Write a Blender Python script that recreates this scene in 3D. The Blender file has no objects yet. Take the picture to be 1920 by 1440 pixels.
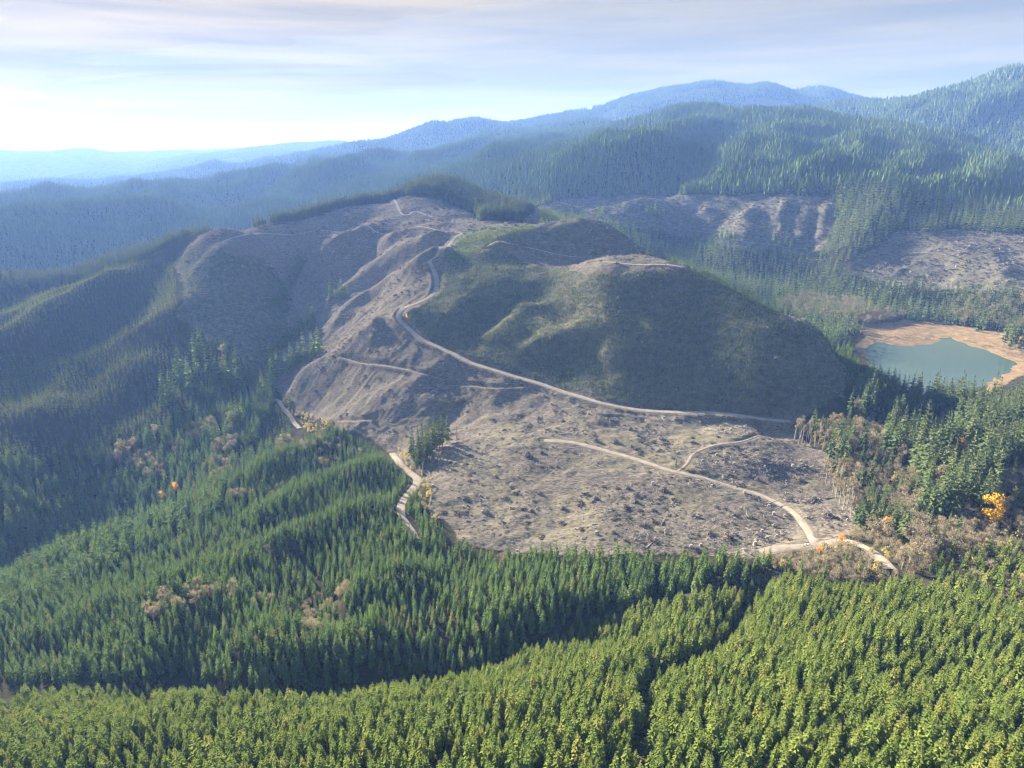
HAZE = 0.00012
import bpy, bmesh, math, random, time
import numpy as np
from mathutils import Vector, Matrix
T0 = time.time()
rng = np.random.default_rng(7)
random.seed(7)
scene = bpy.context.scene
COL = scene.collection

# ------------------------------------------------------------------ camera geometry (metres, camera above x=0,y=0)
F = 1280.0
PITCH = math.radians(18.16)
CP, SP = math.cos(PITCH), math.sin(PITCH)
CAMZ = 400.0
SUN_AZ = math.radians(-41.0)      # left of the view direction
SUN_EL = math.radians(18.0)

def pdir(u, v):
    a = (np.asarray(u, float) - 960) / F
    b = (np.asarray(v, float) - 720) / F
    return a, CP - b * SP, -SP - b * CP

def polar(u, v):
    x, y, z = pdir(u, v)
    return np.arctan2(x, y), z / np.hypot(x, y)          # azimuth, tangent of elevation

def project(x, y, z):
    d = y * CP - z * SP
    d = np.where(np.abs(d) < 1e-6, 1e-6, d)
    u = 960 + F * x / d
    v = 720 - F * (y * SP + z * CP) / d
    return np.where(d > 0, u, -9999.0), np.where(d > 0, v, 9999.0)

# ------------------------------------------------------------------ noise
def _hash(ix, iy, seed):
    h = (ix.astype(np.int64) * 374761393 + iy.astype(np.int64) * 668265263 + seed * 1442695041) & 0xffffffff
    h = ((h ^ (h >> 13)) * 1274126177) & 0xffffffff
    return ((h ^ (h >> 16)) & 0xffffff) / float(0xffffff)

def vnoise(x, y, seed=0):
    ix, iy = np.floor(x), np.floor(y)
    fx, fy = x - ix, y - iy
    sx, sy = fx * fx * fx * (fx * (fx * 6 - 15) + 10), fy * fy * fy * (fy * (fy * 6 - 15) + 10)
    a, b = _hash(ix, iy, seed), _hash(ix + 1, iy, seed)
    c, d = _hash(ix, iy + 1, seed), _hash(ix + 1, iy + 1, seed)
    return (a + (b - a) * sx + (c - a) * sy + (a - b - c + d) * sx * sy) * 2 - 1

def fbm(x, y, wl, octaves=4, seed=0, gain=0.5):
    s, amp = 0.0, 1.0
    c, sn = math.cos(0.6), math.sin(0.6)
    px, py = x / wl, y / wl
    for k in range(octaves):
        s = s + amp * vnoise(px + 13.7 * k, py - 7.1 * k, seed + k)
        px, py = (c * px - sn * py) * 2.03, (sn * px + c * py) * 2.03
        amp *= gain
    return s

def sstep(a, b, x):
    t = np.clip((x - a) / (b - a), 0, 1)
    return t * t * (3 - 2 * t)

def inpoly(px, py, poly):
    poly = np.asarray(poly, float)
    inside = np.zeros(px.shape, bool)
    j = len(poly) - 1
    for i in range(len(poly)):
        xi, yi = poly[i]; xj, yj = poly[j]
        if yi != yj:
            c = ((yi > py) != (yj > py)) & (px < (xj - xi) * (py - yi) / (yj - yi) + xi)
            inside ^= c
        j = i
    return inside

# ------------------------------------------------------------------ terrain control points (azimuth/elevation of a sight line + height or distance)
ctrl = []
def Z(*pts, dz=0.0):           # (u, v, z relative to the camera); dz: canopy height to take off
    for u, v, z in pts:
        t, e = polar(u, v)
        r = z / e
        ctrl.append((float(t), math.log(float(r)), float((z - dz) / r)))
def R(*pts, dz=0.0):           # (u, v, horizontal distance)
    for u, v, r in pts:
        t, e = polar(u, v)
        ctrl.append((float(t), math.log(r), float(e - dz / r)))
def Hd(*pts):                  # hidden ground: (u of the azimuth at mid height, distance, z)
    for u, r, z in pts:
        t, e = polar(u, 720)
        ctrl.append((float(t), math.log(r), z / r))

# near bright plantation (canopy)
Z((960,1440,-150),(1900,1440,-142),(0,1440,-178),(500,1400,-172),(1400,1400,-150),(-300,1440,-190),(2250,1440,-140),
  (1700,1250,-168),(1350,1250,-168),(1500,1150,-177),(1250,1200,-172),(1000,1290,-168),(1900,1150,-174),(2200,1150,-172),
  (640,1330,-177),(250,1330,-190),(0,1330,-198), dz=7)
# ravine line behind it and the older stand (canopy)
Z((1380,1080,-196),(1120,1180,-198),(880,1215,-200),(620,1260,-204),(300,1270,-214),(0,1280,-226), dz=11)
Z((1200,1110,-192),(950,1150,-195),(700,1180,-200),(480,1210,-206),
  (1400,1050,-191),(1200,1075,-193),(1000,1080,-197),(850,1050,-205),(700,1060,-206),(560,1100,-212),(300,1150,-220),(100,1220,-225),
  (650,960,-218),(740,900,-224),(560,960,-226),(420,1010,-230),(230,1080,-236),(0,1160,-240),(-250,1250,-246), dz=10)
# behind its crest the ground falls into the left valley
Hd((200,540,-272),(0,560,-288),(-300,590,-300),(380,540,-262),(560,540,-256),(-700,620,-310))
# forest between crest and creek (seen right of the crest)
Z((500,880,-246),(600,840,-245),(680,860,-236),(430,920,-250), dz=10)
# valley floor, left
R((520,748,790),(460,800,725),(360,900,660),(250,980,640),(120,1060,605),(0,1110,585),(-250,1130,600))
# opposite slope, young plantation
R((0,1000,650),(0,850,780),(0,750,900),(0,650,1060),(0,580,1220),(150,940,700),(200,850,770),(200,750,890),(150,650,1050),(150,570,1200),
  (380,800,760),(330,720,870),(300,640,985),(300,560,1110),(330,505,1230),(-250,600,1200),(-250,700,1000),(-250,850,800))
# its crest
R((-300,560,1350),(-100,535,1380),(0,522,1400),(120,520,1400),(200,497,1400),(300,465,1380),(370,447,1340),(400,441,1300))
Hd((-300,1700,-330),(0,1750,-330),(200,1750,-320),(370,1700,-290),(-700,1600,-330))
# bare shaded slope under the landing
R((410,465,1120),(390,458,1150),(440,470,1110),(470,440,1190),(480,433,1230))
R((390,500,1080),(440,520,1050),(380,560,1010),(450,580,985),(420,640,905),(470,690,850),(500,600,975),(480,520,1090))
# tree gully and spurs of the hill's left flank
R((560,510,1130),(545,570,1040),(530,640,930),(510,700,850))
R((620,470,1120),(650,540,1030),(600,600,940),(570,650,870),(700,470,1090),(740,520,960),(680,590,870),(620,660,800),(560,720,775),
  (760,440,1050),(640,432,1185))
# upper clearcut and wooded crest
R((560,415,1250),(650,392,1290),(720,378,1330),(790,354,1380),(840,349,1380),(905,378,1350),(985,400,1250),(1012,412,1150),
  (700,428,1130),(600,435,1170),(800,400,1180),(870,437,1000),(830,413,1130),(900,415,1120),(960,415,1080))
Hd((480,1600,-270),(600,1650,-240),(720,1700,-200),(860,1700,-150),(985,1500,-130))
# hill: road line, top, benches
R((815,545,800),(805,490,880),(745,590,755),(780,630,705))
Z((880,680,-189),(1000,715,-198),(1150,760,-205),(1300,774,-208),(1480,789,-210))
R((940,447,905),(880,470,900),(1000,430,935),(1080,415,935),(1140,426,930),(1230,484,872),(1160,474,885),(1080,478,890),(1000,468,890),(960,490,850),(1100,490,800),
  (1200,490,760),(1280,496,750),(1120,503,750),(950,520,790),(900,560,760),(1000,540,770),(1080,540,740))
R((1280,508,736),(1200,508,736),(1120,524,732),(1350,560,700),(1200,580,690),(1100,600,684),(1000,620,692),(900,600,725),
  (1450,660,642),(1300,660,640),(1150,680,630),(1000,680,645),(1550,735,610),(1400,735,598),(1250,735,594),(1280,540,716),(1200,540,714))
R((1400,556,722),(1500,601,702),(1580,640,692),(1640,678,690),(1600,730,642))
Hd((1080,1050,-140),(1230,1000,-160),(1350,880,-180),(1500,800,-200),(980,1350,-120))
# lower clearcut
R((650,710,705),(640,780,645),(560,760,735))
Z((700,800,-232),(760,860,-226),(720,740,-212),(820,700,-196),(900,740,-203),(850,790,-216),
  (800,900,-219),(840,980,-214),(900,1020,-211),(950,800,-208),(1050,800,-203),(1000,830,-203),(1000,900,-208),(1100,950,-206),
  (1200,830,-203),(1200,900,-204),(1200,1010,-203),(1350,830,-205),(1400,810,-207),(1350,900,-206),(1350,1020,-200),(1480,850,-212),
  (1530,940,-207),(1500,1000,-199),(1450,1030,-197))
# junction, road, right forest, lake
Z((1530,1025,-194),(1640,1050,-191),(1600,1000,-196),(1750,1030,-190),(1900,1000,-192),(1700,950,-200),(1900,900,-199),(1600,880,-210),
  (1550,810,-211),(1700,850,-206),(1650,780,-212),(1900,800,-205),(2150,900,-195),(2150,1050,-185),(1720,760,-212))
LAKE_Z = -214.0
Z((1750,690,LAKE_Z),(1850,680,LAKE_Z),(1680,650,LAKE_Z),(1650,625,LAKE_Z+1),(1800,640,LAKE_Z+1),(1920,655,LAKE_Z+2),(2050,690,LAKE_Z+3),
  (1600,610,LAKE_Z+2),(1750,610,LAKE_Z+2),(1560,590,LAKE_Z+3),(2200,720,LAKE_Z+6),(1900,620,LAKE_Z+5))
# valley behind the hill
Z((1480,585,-208),(1650,580,-208),(1420,560,-200),(1350,520,-186),(1550,540,-196),(1250,465,-165),(1450,490,-170),(1150,425,-142),(1300,470,-166))
# clearcuts beyond
R((1060,378,1520),(1000,388,1500),(1200,372,1510),(1380,370,1510),(1560,368,1480),(1060,400,1440),(1200,420,1410),(1380,420,1410),(1540,430,1380),
  (1540,480,1310),(1380,455,1340),(1200,445,1340))
R((1690,438,1350),(1800,438,1350),(1920,446,1340),(2150,460,1330),(1600,495,1270),(1700,510,1245),(1850,520,1215),(1920,550,1165),(2100,580,1130),
  (1750,550,1180))
# forested mountain on the right
R((1000,345,1800),(1100,330,1780),(1300,325,1750),(1500,325,1740),(1640,380,1500),(1700,390,1480),(1850,400,1460),(2100,420,1450),
  (1000,300,2100),(1150,280,2300),(1300,270,2200),(1450,270,2150),(1600,290,2000),(1750,320,1950),(1900,350,1850),
  (1240,218,2900),(1330,200,2900),(1400,222,2800),(1480,215,2800),(1620,228,2700),(1740,252,2550),(1850,278,2450),(1920,298,2350),(2200,380,2100),
  (1150,250,2800))
Hd((1330,3300,20),(1480,3200,60),(1620,3100,80),(1740,2900,40),(1920,2750,-20),(2200,2500,-120))
R((1560,200,3750),(1640,195,3750),(1700,190,3700),(1780,170,3650),(1850,150,3600),(1890,140,3600),(1920,143,3600),(2050,160,3550),(2300,190,3500),
  (1850,220,3050),(1920,230,2980),(2200,260,2900),(1700,215,3250))
# left range beyond the crest
R((-300,384,3300),(0,370,3300),(150,357,3300),(300,364,3300),(380,360,3300),(430,338,3450),(560,317,3550),(680,303,3650),(800,284,3750),
  (900,258,3800),(1000,246,3700),(1130,232,3600),(-300,440,2500),(0,430,2500),(200,420,2500),(400,405,2500),(600,360,2600),(800,325,2700),(950,300,2700),
  (-300,500,2000),(0,490,2000),(200,470,2000),(400,430,2100),(600,385,2200),(750,345,2300))
Hd((0,4600,-330),(300,4600,-320),(600,4800,-200),(900,4900,-50),(1200,4800,80),(-500,4500,-330),(1500,4700,60),(1900,4700,150),(2300,4700,150))
# ground under and behind the camera
for u in (-1500, -600, 200, 960, 1700, 2500, 3600):
    t, e = polar(u, 720)
    for r, z in ((45, -158), (90, -160)):
        ctrl.append((float(t), math.log(r), (z - 12 * (u < 300)) / r))
for u, z1, z2, z3 in ((-1500, -300, -330, -300), (3600, -190, -180, 50)):
    t, e = polar(u, 720)
    for r, z in ((400, z1), (1200, z2), (3500, z3)):
        ctrl.append((float(t), math.log(r), z / r))
ctrl = np.array(ctrl)

def tps_fit(P, val, lam):
    n = len(P)
    d2 = ((P[:, None] - P[None]) ** 2).sum(-1)
    K = np.where(d2 > 0, 0.5 * d2 * np.log(np.maximum(d2, 1e-12)), 0)
    A = np.zeros((n + 3, n + 3)); A[:n, :n] = K + lam * np.eye(n)
    A[:n, n] = 1; A[:n, n + 1:] = P; A[n, :n] = 1; A[n + 1:, :n] = P.T
    return np.linalg.solve(A, np.concatenate([val, np.zeros(3)]))
_w = tps_fit(ctrl[:, :2], ctrl[:, 2], 2e-5)
def tps(th, L):
    out = np.empty(th.shape)
    sh = th.shape; th = th.ravel(); L = L.ravel(); o = np.empty(th.shape)
    for i in range(0, len(th), 20000):
        a, b = th[i:i+20000, None], L[i:i+20000, None]
        d2 = (a - ctrl[:, 0]) ** 2 + (b - ctrl[:, 1]) ** 2
        o[i:i+20000] = (0.5 * d2 * np.log(np.maximum(d2, 1e-12))) @ _w[:-3] + _w[-3] + _w[-2] * a[:, 0] + _w[-1] * b[:, 0]
    return o.reshape(sh)

# far ridges: (distance, slope, crest polyline in sight lines)
FAR = [
 (4900, .28, [(-400,352),(0,345),(200,338),(330,326),(400,304),(440,314),(500,301),(600,288),(650,274),(700,266),(760,250),(810,230),(840,236),(880,223),(910,223),(940,234),
        (1000,226),(1075,208),(1130,203),(1180,178),(1250,164),(1340,155),(1400,162),(1430,159),(1470,167),(1530,190),(1650,215),(2400,240)]),
 (5600, .3, [(-400,420),(1300,300),(1440,195),(1490,172),(1545,164),(1590,178),(1700,215),(2400,260)]),
 (8000, .2, [(-400,335),(0,326),(60,330),(150,306),(215,300),(250,310),(290,298),(330,290),(400,284),(480,274),(540,268),(610,263),(680,268),(760,280),(1000,300),(2400,300)]),
 (9800, .12, [(-500,290),(-200,284),(0,280),(110,282),(165,276),(190,281),(280,284),(310,281),(420,278),(520,281),(620,276),(900,280),(2400,285)]),
 (11600, .1, [(-500,288),(0,286),(300,284),(700,284),(2400,287)]),
]
def far_field(th, r):
    z = np.full(th.shape, -330.0)
    for k, (rc, s, pl) in enumerate(FAR):
        t, e = polar(np.array([p[0] for p in pl]), np.array([p[1] for p in pl]))
        ec = np.interp(th, t, e)
        wob = rc * (1 + 0.05 * np.sin(th * 9 + k))
        zc = ec * wob
        d = np.abs(r - wob)
        z = np.maximum(z, zc - s * (np.sqrt(d * d + (0.02 * rc) ** 2) - 0.02 * rc))
    return z

def base_z(th, L):
    r = np.exp(L)
    zn = tps(th, np.minimum(L, math.log(5600))) * r
    zf = far_field(th, r)
    w = sstep(4050, 4650, r)
    return zn * (1 - w) + zf * w

class Grid:
    def __init__(s, th, L, z):
        s.th, s.L, s.z = th, L, z
        T, LL = np.meshgrid(th, L, indexing='ij')
        R_ = np.exp(LL)
        s.x, s.y, s.r = R_ * np.sin(T), R_ * np.cos(T), R_
    def zt(s, th, L):
        i = np.clip(np.interp(th, s.th, np.arange(len(s.th))), 0, len(s.th) - 1.001)
        j = np.clip(np.interp(L, s.L, np.arange(len(s.L))), 0, len(s.L) - 1.001)
        i0, j0 = i.astype(int), j.astype(int); fi, fj = i - i0, j - j0
        z = s.z
        return (z[i0, j0]*(1-fi)+z[i0+1, j0]*fi)*(1-fj) + (z[i0, j0+1]*(1-fi)+z[i0+1, j0+1]*fi)*fj
    def at(s, x, y):
        x, y = np.asarray(x, float), np.asarray(y, float)
        return s.zt(np.arctan2(x, y), np.log(np.maximum(np.hypot(x, y), 1)))
    def hit(s, u, v, rmin=130, up=0.0):
        """where sight line (u, v) meets the ground (raised by up)"""
        t, e = polar(u, v)
        t, e = np.atleast_1d(t), np.atleast_1d(e)
        Ls = s.L[s.L > math.log(rmin)]
        ox, oy = np.empty(t.shape), np.empty(t.shape)
        for k in range(len(t)):
            zz = (s.zt(np.full(Ls.shape, t[k]), Ls) + up) / np.exp(Ls)
            w = np.nonzero(zz >= e[k])[0]
            j = w[0] if len(w) else int(np.argmax(zz))
            if j > 0 and len(w):
                f = (e[k] - zz[j-1]) / (zz[j] - zz[j-1] + 1e-12)
                rr = math.exp(Ls[j-1] + f * (Ls[j] - Ls[j-1]))
            else:
                rr = math.exp(Ls[j])
            ox[k], oy[k] = rr * math.sin(t[k]), rr * math.cos(t[k])
        return ox, oy

gb_th = np.radians(np.linspace(-60, 60, 361))
gb_L = np.linspace(math.log(40), math.log(5600), 620)
_T, _LL = np.meshgrid(gb_th, gb_L, indexing='ij')
gbase = Grid(gb_th, gb_L, base_z(_T, _LL))

# ------------------------------------------------------------------ spurs and gullies: polylines in sight lines, height, width
SPURS = [
 # left flank of the hill
 ([(760,445),(700,470),(640,500),(590,530)], 13, 18), ([(855,445),(800,462),(720,500),(650,545),(600,590)], 16, 21),
 ([(850,470),(790,500),(720,545),(660,590),(600,640)], 15, 20), ([(700,425),(640,455),(590,490)], 12, 18),
 ([(735,600),(660,650),(600,700),(545,740)], 14, 28),
 # opposite slope, young plantation
 ([(410,462),(360,478),(300,510),(200,570),(100,640),(0,715)], 24, 42), ([(370,590),(300,620),(200,690),(100,770),(10,845)], 20, 40),
 ([(150,545),(80,590),(0,635)], 20, 32), ([(235,528),(140,590),(60,640),(-40,700)], 19, 28),
 ([(340,660),(260,720),(170,790),(110,850)], 18, 30),([(380,700),(330,770),(250,830),(150,880),(60,900)], 13, 26),
 # near forest
 ([(300,1105),(345,1135),(420,1175),(520,1200)], 12, 18), ([(730,885),(600,940),(520,985),(450,1000)], 14, 18), ([(640,835),(540,880),(440,945)], 12, 20),
 ([(760,1190),(650,1215),(500,1230),(420,1290)], 9, 14), ([(1400,1105),(1200,1135),(1050,1165),(950,1200)], 8, 13),
 ([(760,960),(640,1000),(500,1060),(380,1090)], 11, 16), ([(820,1090),(700,1120),(600,1160)], 9, 15), ([(240,1130),(150,1190),(60,1240)], 9, 15),
 ([(1700,1190),(1560,1240),(1420,1330)], 5, 16),
 # hill face
 ([(1000,560),(960,610),(900,650)], 6, 20), ([(1180,575),(1090,620),(1000,660),(970,690)], 8, 22), ([(1250,610),(1180,650),(1130,690)], 7, 20),
 ([(880,560),(830,610)], 5, 18),
 # mid clearcut ribs
 ([(1325,392),(1330,420),(1308,455)], 7, 15), ([(1405,388),(1395,425),(1398,458)], 8, 17), ([(1468,378),(1462,420),(1448,458)], 8, 13), ([(1512,384),(1500,425),(1497,465)], 9, 14), ([(1548,380),(1530,470)], 8, 13),
 ([(1240,400),(1260,450)], 8, 20), ([(1110,390),(1180,420)], 6, 20),
 ([(1700,435),(1800,490),(1900,540)], 12, 30), ([(1640,490),(1700,520)], 6, 20),
 # forested mountain
 ([(1165,272),(1115,295),(1040,345)], 28, 60), ([(1325,236),(1285,268),(1180,320),(1060,365)], 40, 80), ([(1470,248),(1450,295),(1380,350)], 36, 70), ([(1612,262),(1585,305),(1560,360)], 30, 60),
 ([(1732,282),(1712,315),(1650,370),(1600,420)], 28, 55), ([(1560,330),(1500,355)], 20, 40),([(1870,310),(1830,350),(1760,390)], 28, 50), ([(1690,380),(1620,430),(1580,470),(1550,520)], 20, 40),
 ([(1250,300),(1200,330),(1120,350)], 22, 45), ([(1400,290),(1340,330)], 22, 45), ([(1850,240),(1800,225),(1720,215)], 40, 90), ([(1920,200),(1830,200)], 40, 90),
 # left range
 ([(412,350),(330,390),(240,430)], 50, 90), ([(580,325),(500,355),(400,400)], 60, 100), ([(760,300),(650,340),(540,380)], 60, 100), ([(140,368),(80,405),(20,450)], 46, 100),
 ([(940,275),(860,298),(760,330)], 46, 90), ([(290,376),(200,410),(120,450)], 40, 80), ([(1060,268),(980,296),(900,325)], 40, 75), ([(680,320),(600,345),(500,385)], 34, 60), ([(520,330),(430,365),(350,395)], 34, 60),
]
GULLIES = [
 ([(560,480),(548,560),(530,640),(515,700)], 9, 26), ([(690,500),(620,560),(570,620)], 5, 16),
 ([(1430,1092),(1300,1116),(1207,1134),(1107,1171),(1007,1207),(917,1256),(857,1270),(640,1298),(400,1290),(150,1290)], 11, 11), ([(1435,1085),(1393,1142),(1365,1192),(1285,1236),(1225,1266),(1205,1304),(1215,1350),(1190,1430)], 7, 8), ([(560,1130),(640,1180),(700,1200)], 5, 12), ([(1440,1070),(1410,1095),(1375,1118)], 5, 9), ([(430,1185),(380,1235),(290,1290)], 7, 16), ([(560,1215),(590,1260),(620,1290)], 5, 12),
 ([(930,560),(905,620),(880,660)], 5, 18), ([(1090,570),(1030,620)], 6, 20), ([(800,690),(860,720),(900,790)], 7, 24), ([(850,740),(830,800)], 5, 18),
 ([(960,770),(1000,800)], 4, 16), ([(1270,800),(1360,795),(1450,800)], 5, 16),
]
def polydist(px, py, pl):
    """distance to polyline and position along it (0..1)"""
    pl = np.asarray(pl, float)
    seg = np.hypot(*(pl[1:] - pl[:-1]).T); tot = seg.sum(); acc = 0
    best = np.full(px.shape, 1e9); pos = np.zeros(px.shape)
    for k in range(len(pl) - 1):
        a, b = pl[k], pl[k+1]; ab = b - a
        t = np.clip(((px - a[0]) * ab[0] + (py - a[1]) * ab[1]) / (ab @ ab + 1e-9), 0, 1)
        d = np.hypot(px - a[0] - t * ab[0], py - a[1] - t * ab[1])
        m = d < best
        best = np.where(m, d, best); pos = np.where(m, (acc + t * seg[k]) / tot, pos)
        acc += seg[k]
    return best, pos
def smooth_line(pts, n=6):
    """Catmull-Rom through points"""
    P = np.asarray(pts, float)
    P = np.vstack([2 * P[0] - P[1], P, 2 * P[-1] - P[-2]])
    out = []
    for k in range(1, len(P) - 2):
        for t in np.linspace(0, 1, n, endpoint=False):
            a, b, c, d = P[k-1], P[k], P[k+1], P[k+2]
            out.append(0.5 * (2*b + (c-a)*t + (2*a-5*b+4*c-d)*t*t + (3*b-a-3*c+d)*t**3))
    out.append(P[-2])
    return np.array(out)

# ------------------------------------------------------------------ ground grid
th_in = np.radians(np.linspace(-43, 43, 900))
th = np.concatenate([np.radians(np.linspace(-180, -44, 70)), th_in, np.radians(np.linspace(44, 180, 70))])
def logs(a, b, step): return np.linspace(math.log(a), math.log(b), int(math.log(b / a) / step), endpoint=False)
Lg = np.concatenate([logs(3, 60, .25), logs(60, 280, .012), logs(280, 1300, .0027), logs(1300, 3000, .0045), logs(3000, 7000, .01), logs(7000, 12600, .02), [math.log(12600)]])
TT, LLg = np.meshgrid(th, Lg, indexing='ij')
# base shape from the coarse field (smooth), then detail
zi = base_z(*np.meshgrid(np.concatenate([np.radians(np.linspace(-180,-61,30)), np.radians(np.linspace(-60, 60, 361)), np.radians(np.linspace(61,180,30))]),
                         np.linspace(math.log(3), math.log(60000), 900), indexing='ij'))
gwide = Grid(np.concatenate([np.radians(np.linspace(-180,-61,30)), np.radians(np.linspace(-60, 60, 361)), np.radians(np.linspace(61,180,30))]), np.linspace(math.log(3), math.log(60000), 900), zi)
def bilinear_smooth(th_, L_): return gwide.zt(th_, L_)
G = Grid(th, Lg, bilinear_smooth(TT, LLg))
G.z = np.where(G.r < 60, -160 + (G.z + 160) * sstep(20, 60, G.r), G.z)
for lst, sg in ((SPURS, 1), (GULLIES, -1)):
    for pl, h, w in lst:
        px, py = gbase.hit(np.array([p[0] for p in pl]), np.array([p[1] for p in pl]))
        line = smooth_line(np.stack([px, py], 1), 4)
        lo, hi = line.min(0) - 3 * w, line.max(0) + 3 * w
        m = (G.x > lo[0]) & (G.x < hi[0]) & (G.y > lo[1]) & (G.y < hi[1])
        if not m.any(): continue
        qx, qy = G.x[m], G.y[m]
        wx = fbm(qx, qy, w * 2.2, 2, 91) * w * 0.35; wy = fbm(qx, qy, w * 2.2, 2, 57) * w * 0.35
        d, t = polydist(qx + wx, qy + wy, line)
        fade = sstep(0, .18, t) * sstep(0, .18, 1 - t) * .8 + .2
        G.z[m] += sg * h * np.exp(-(d / w) ** 2) * fade
U, V = project(G.x, G.y, G.z)
# masks used for detail
lake_poly = [(1640,640),(1690,648),(1735,648),(1765,640),(1778,632),(1795,640),(1840,655),(1880,668),(1905,682),(1880,700),(1850,720),(1800,745),(1740,760),(1690,740),(1650,700),(1625,665)]
lx, ly = gbase.hit(*np.array(lake_poly, float).T)
# lake outline on its own level
_t, _e = polar(np.array([p[0] for p in lake_poly]), np.array([p[1] for p in lake_poly]))
_r = LAKE_Z / _e
lake_xy = smooth_line(np.stack([_r * np.sin(_t), _r * np.cos(_t)], 1).tolist() + [[_r[0] * math.sin(_t[0]), _r[0] * math.cos(_t[0])]], 12)[:-1]
lake_xy = lake_xy + np.stack([fbm(lake_xy[:, 0], lake_xy[:, 1], 16, 3, 61), fbm(lake_xy[:, 0], lake_xy[:, 1], 16, 3, 62)], 1) * 3.2
m = (G.r > 400) & (G.r < 1100) & (TT > 0.3) & (TT < 0.85)
d_l, _ = polydist(G.x[m], G.y[m], np.vstack([lake_xy, lake_xy[:1]]))
ins = inpoly(G.x[m], G.y[m], lake_xy)
sd = np.where(ins, -d_l, d_l)          # signed distance to the shore
near = 1 - sstep(25, 90, sd)
shore = LAKE_Z + np.where(sd < 0, np.maximum(sd * .15, -4), np.minimum(sd * .06, 3.0)) + .25 * fbm(G.x[m], G.y[m], 14, 3, 5) * sstep(-2, 6, sd)
G.z[m] = G.z[m] * (1 - near) + shore * near
shore_d = np.full(G.r.shape, 999.0); shore_d[m] = sd
flat = np.zeros(G.r.shape); flat[m] = near
# fractal relief
r = G.r
amp_mid = np.where(r < 1300, 3.2, 3.2 + (np.minimum(r, 4500) - 1300) * .012) * (1 - flat) * sstep(60, 200, r)
wl = 95.0
G.z += amp_mid * fbm(G.x, G.y, 95, 3, 11) * (1 - sstep(1500, 2200, r))
G.z += sstep(1300, 2200, r) * (1 - .5 * sstep(3600, 4600, r)) * np.minimum(7 + (r - 1300) * .005, 24) * fbm(G.x, G.y, 300, 4, 21, .55)
# ridge-and-ravine texture on far ranges
rn = 1 - np.abs(fbm(G.x * .8 + G.y * .6, (G.y * .8 - G.x * .6) * .45, 380, 3, 33))
G.z += sstep(1700, 2600, r) * (1 - .75 * sstep(3600, 4600, r)) * 34 * (rn - .5)
G.z = np.clip(G.z, -420, 530)
print('terrain', G.z.shape, round(time.time() - T0, 1))
# ------------------------------------------------------------------ roads: width, sight lines
ROADS = [
 ('gravel_road', 6.5, [(1482,789),(1400,781),(1300,774),(1150,760),(1080,742),(1000,715),(940,698),(880,680),(830,655),(790,637),(765,615),(748,597),(757,578),(785,567),(812,552),(820,530),(812,505),(806,488),(825,470),(850,450),(868,437)]),
 ('ridge_road', 5.0, [(866,436),(820,432),(760,429),(700,432),(640,436),(560,439),(500,438),(470,439),(440,445),(415,455)]),
 ('crest_track', 5.0, [(722,378),(745,386),(780,395),(810,406),(850,411),(888,413)]),
 ('summit_track', 5.0, [(915,462),(935,450),(950,456),(993,465),(1040,476),(1083,482),(1110,482)]),
 ('bench_track', 5.5, [(1110,493),(1160,492),(1220,496),(1278,500)]),
 ('spur_road', 5.0, [(1020,826),(1070,829),(1110,838),(1180,858),(1250,880),(1310,893),(1370,912),(1430,930),(1480,955),(1508,985),(1521,1008),(1530,1024)]),
 ('side_track', 2.4, [(1500,817),(1440,820),(1390,827),(1335,836),(1303,850),(1285,872),(1268,884)]),
 ('junction_road', 6.5, [(1425,1037),(1460,1029),(1500,1026),(1530,1024),(1580,1016),(1615,1024),(1645,1044),(1668,1068)]),
 ('creek_road', 5.0, [(516,748),(530,764),(545,783),(562,803)]),
 ('forest_road', 5.5, [(735,850),(748,866),(764,882),(782,898),(776,914),(760,934),(752,952),(757,972),(770,992),(780,1012)]),
 ('valley_road', 5.0, [(1360,450),(1400,454),(1440,458),(1515,466)]),
 ('skid_trail', 1.9, [(640,672),(700,684),(760,692),(805,702),(832,709)]),
 ('skid_trail', 1.9, [(842,722),(880,723),(930,726),(985,724)]),
 ('skid_trail', 1.7, [(640,789),(672,790),(706,787)]),
]
road_geo = []
road_mask = np.zeros(G.r.shape)
road_near = np.full(G.r.shape, 99.0)
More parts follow.
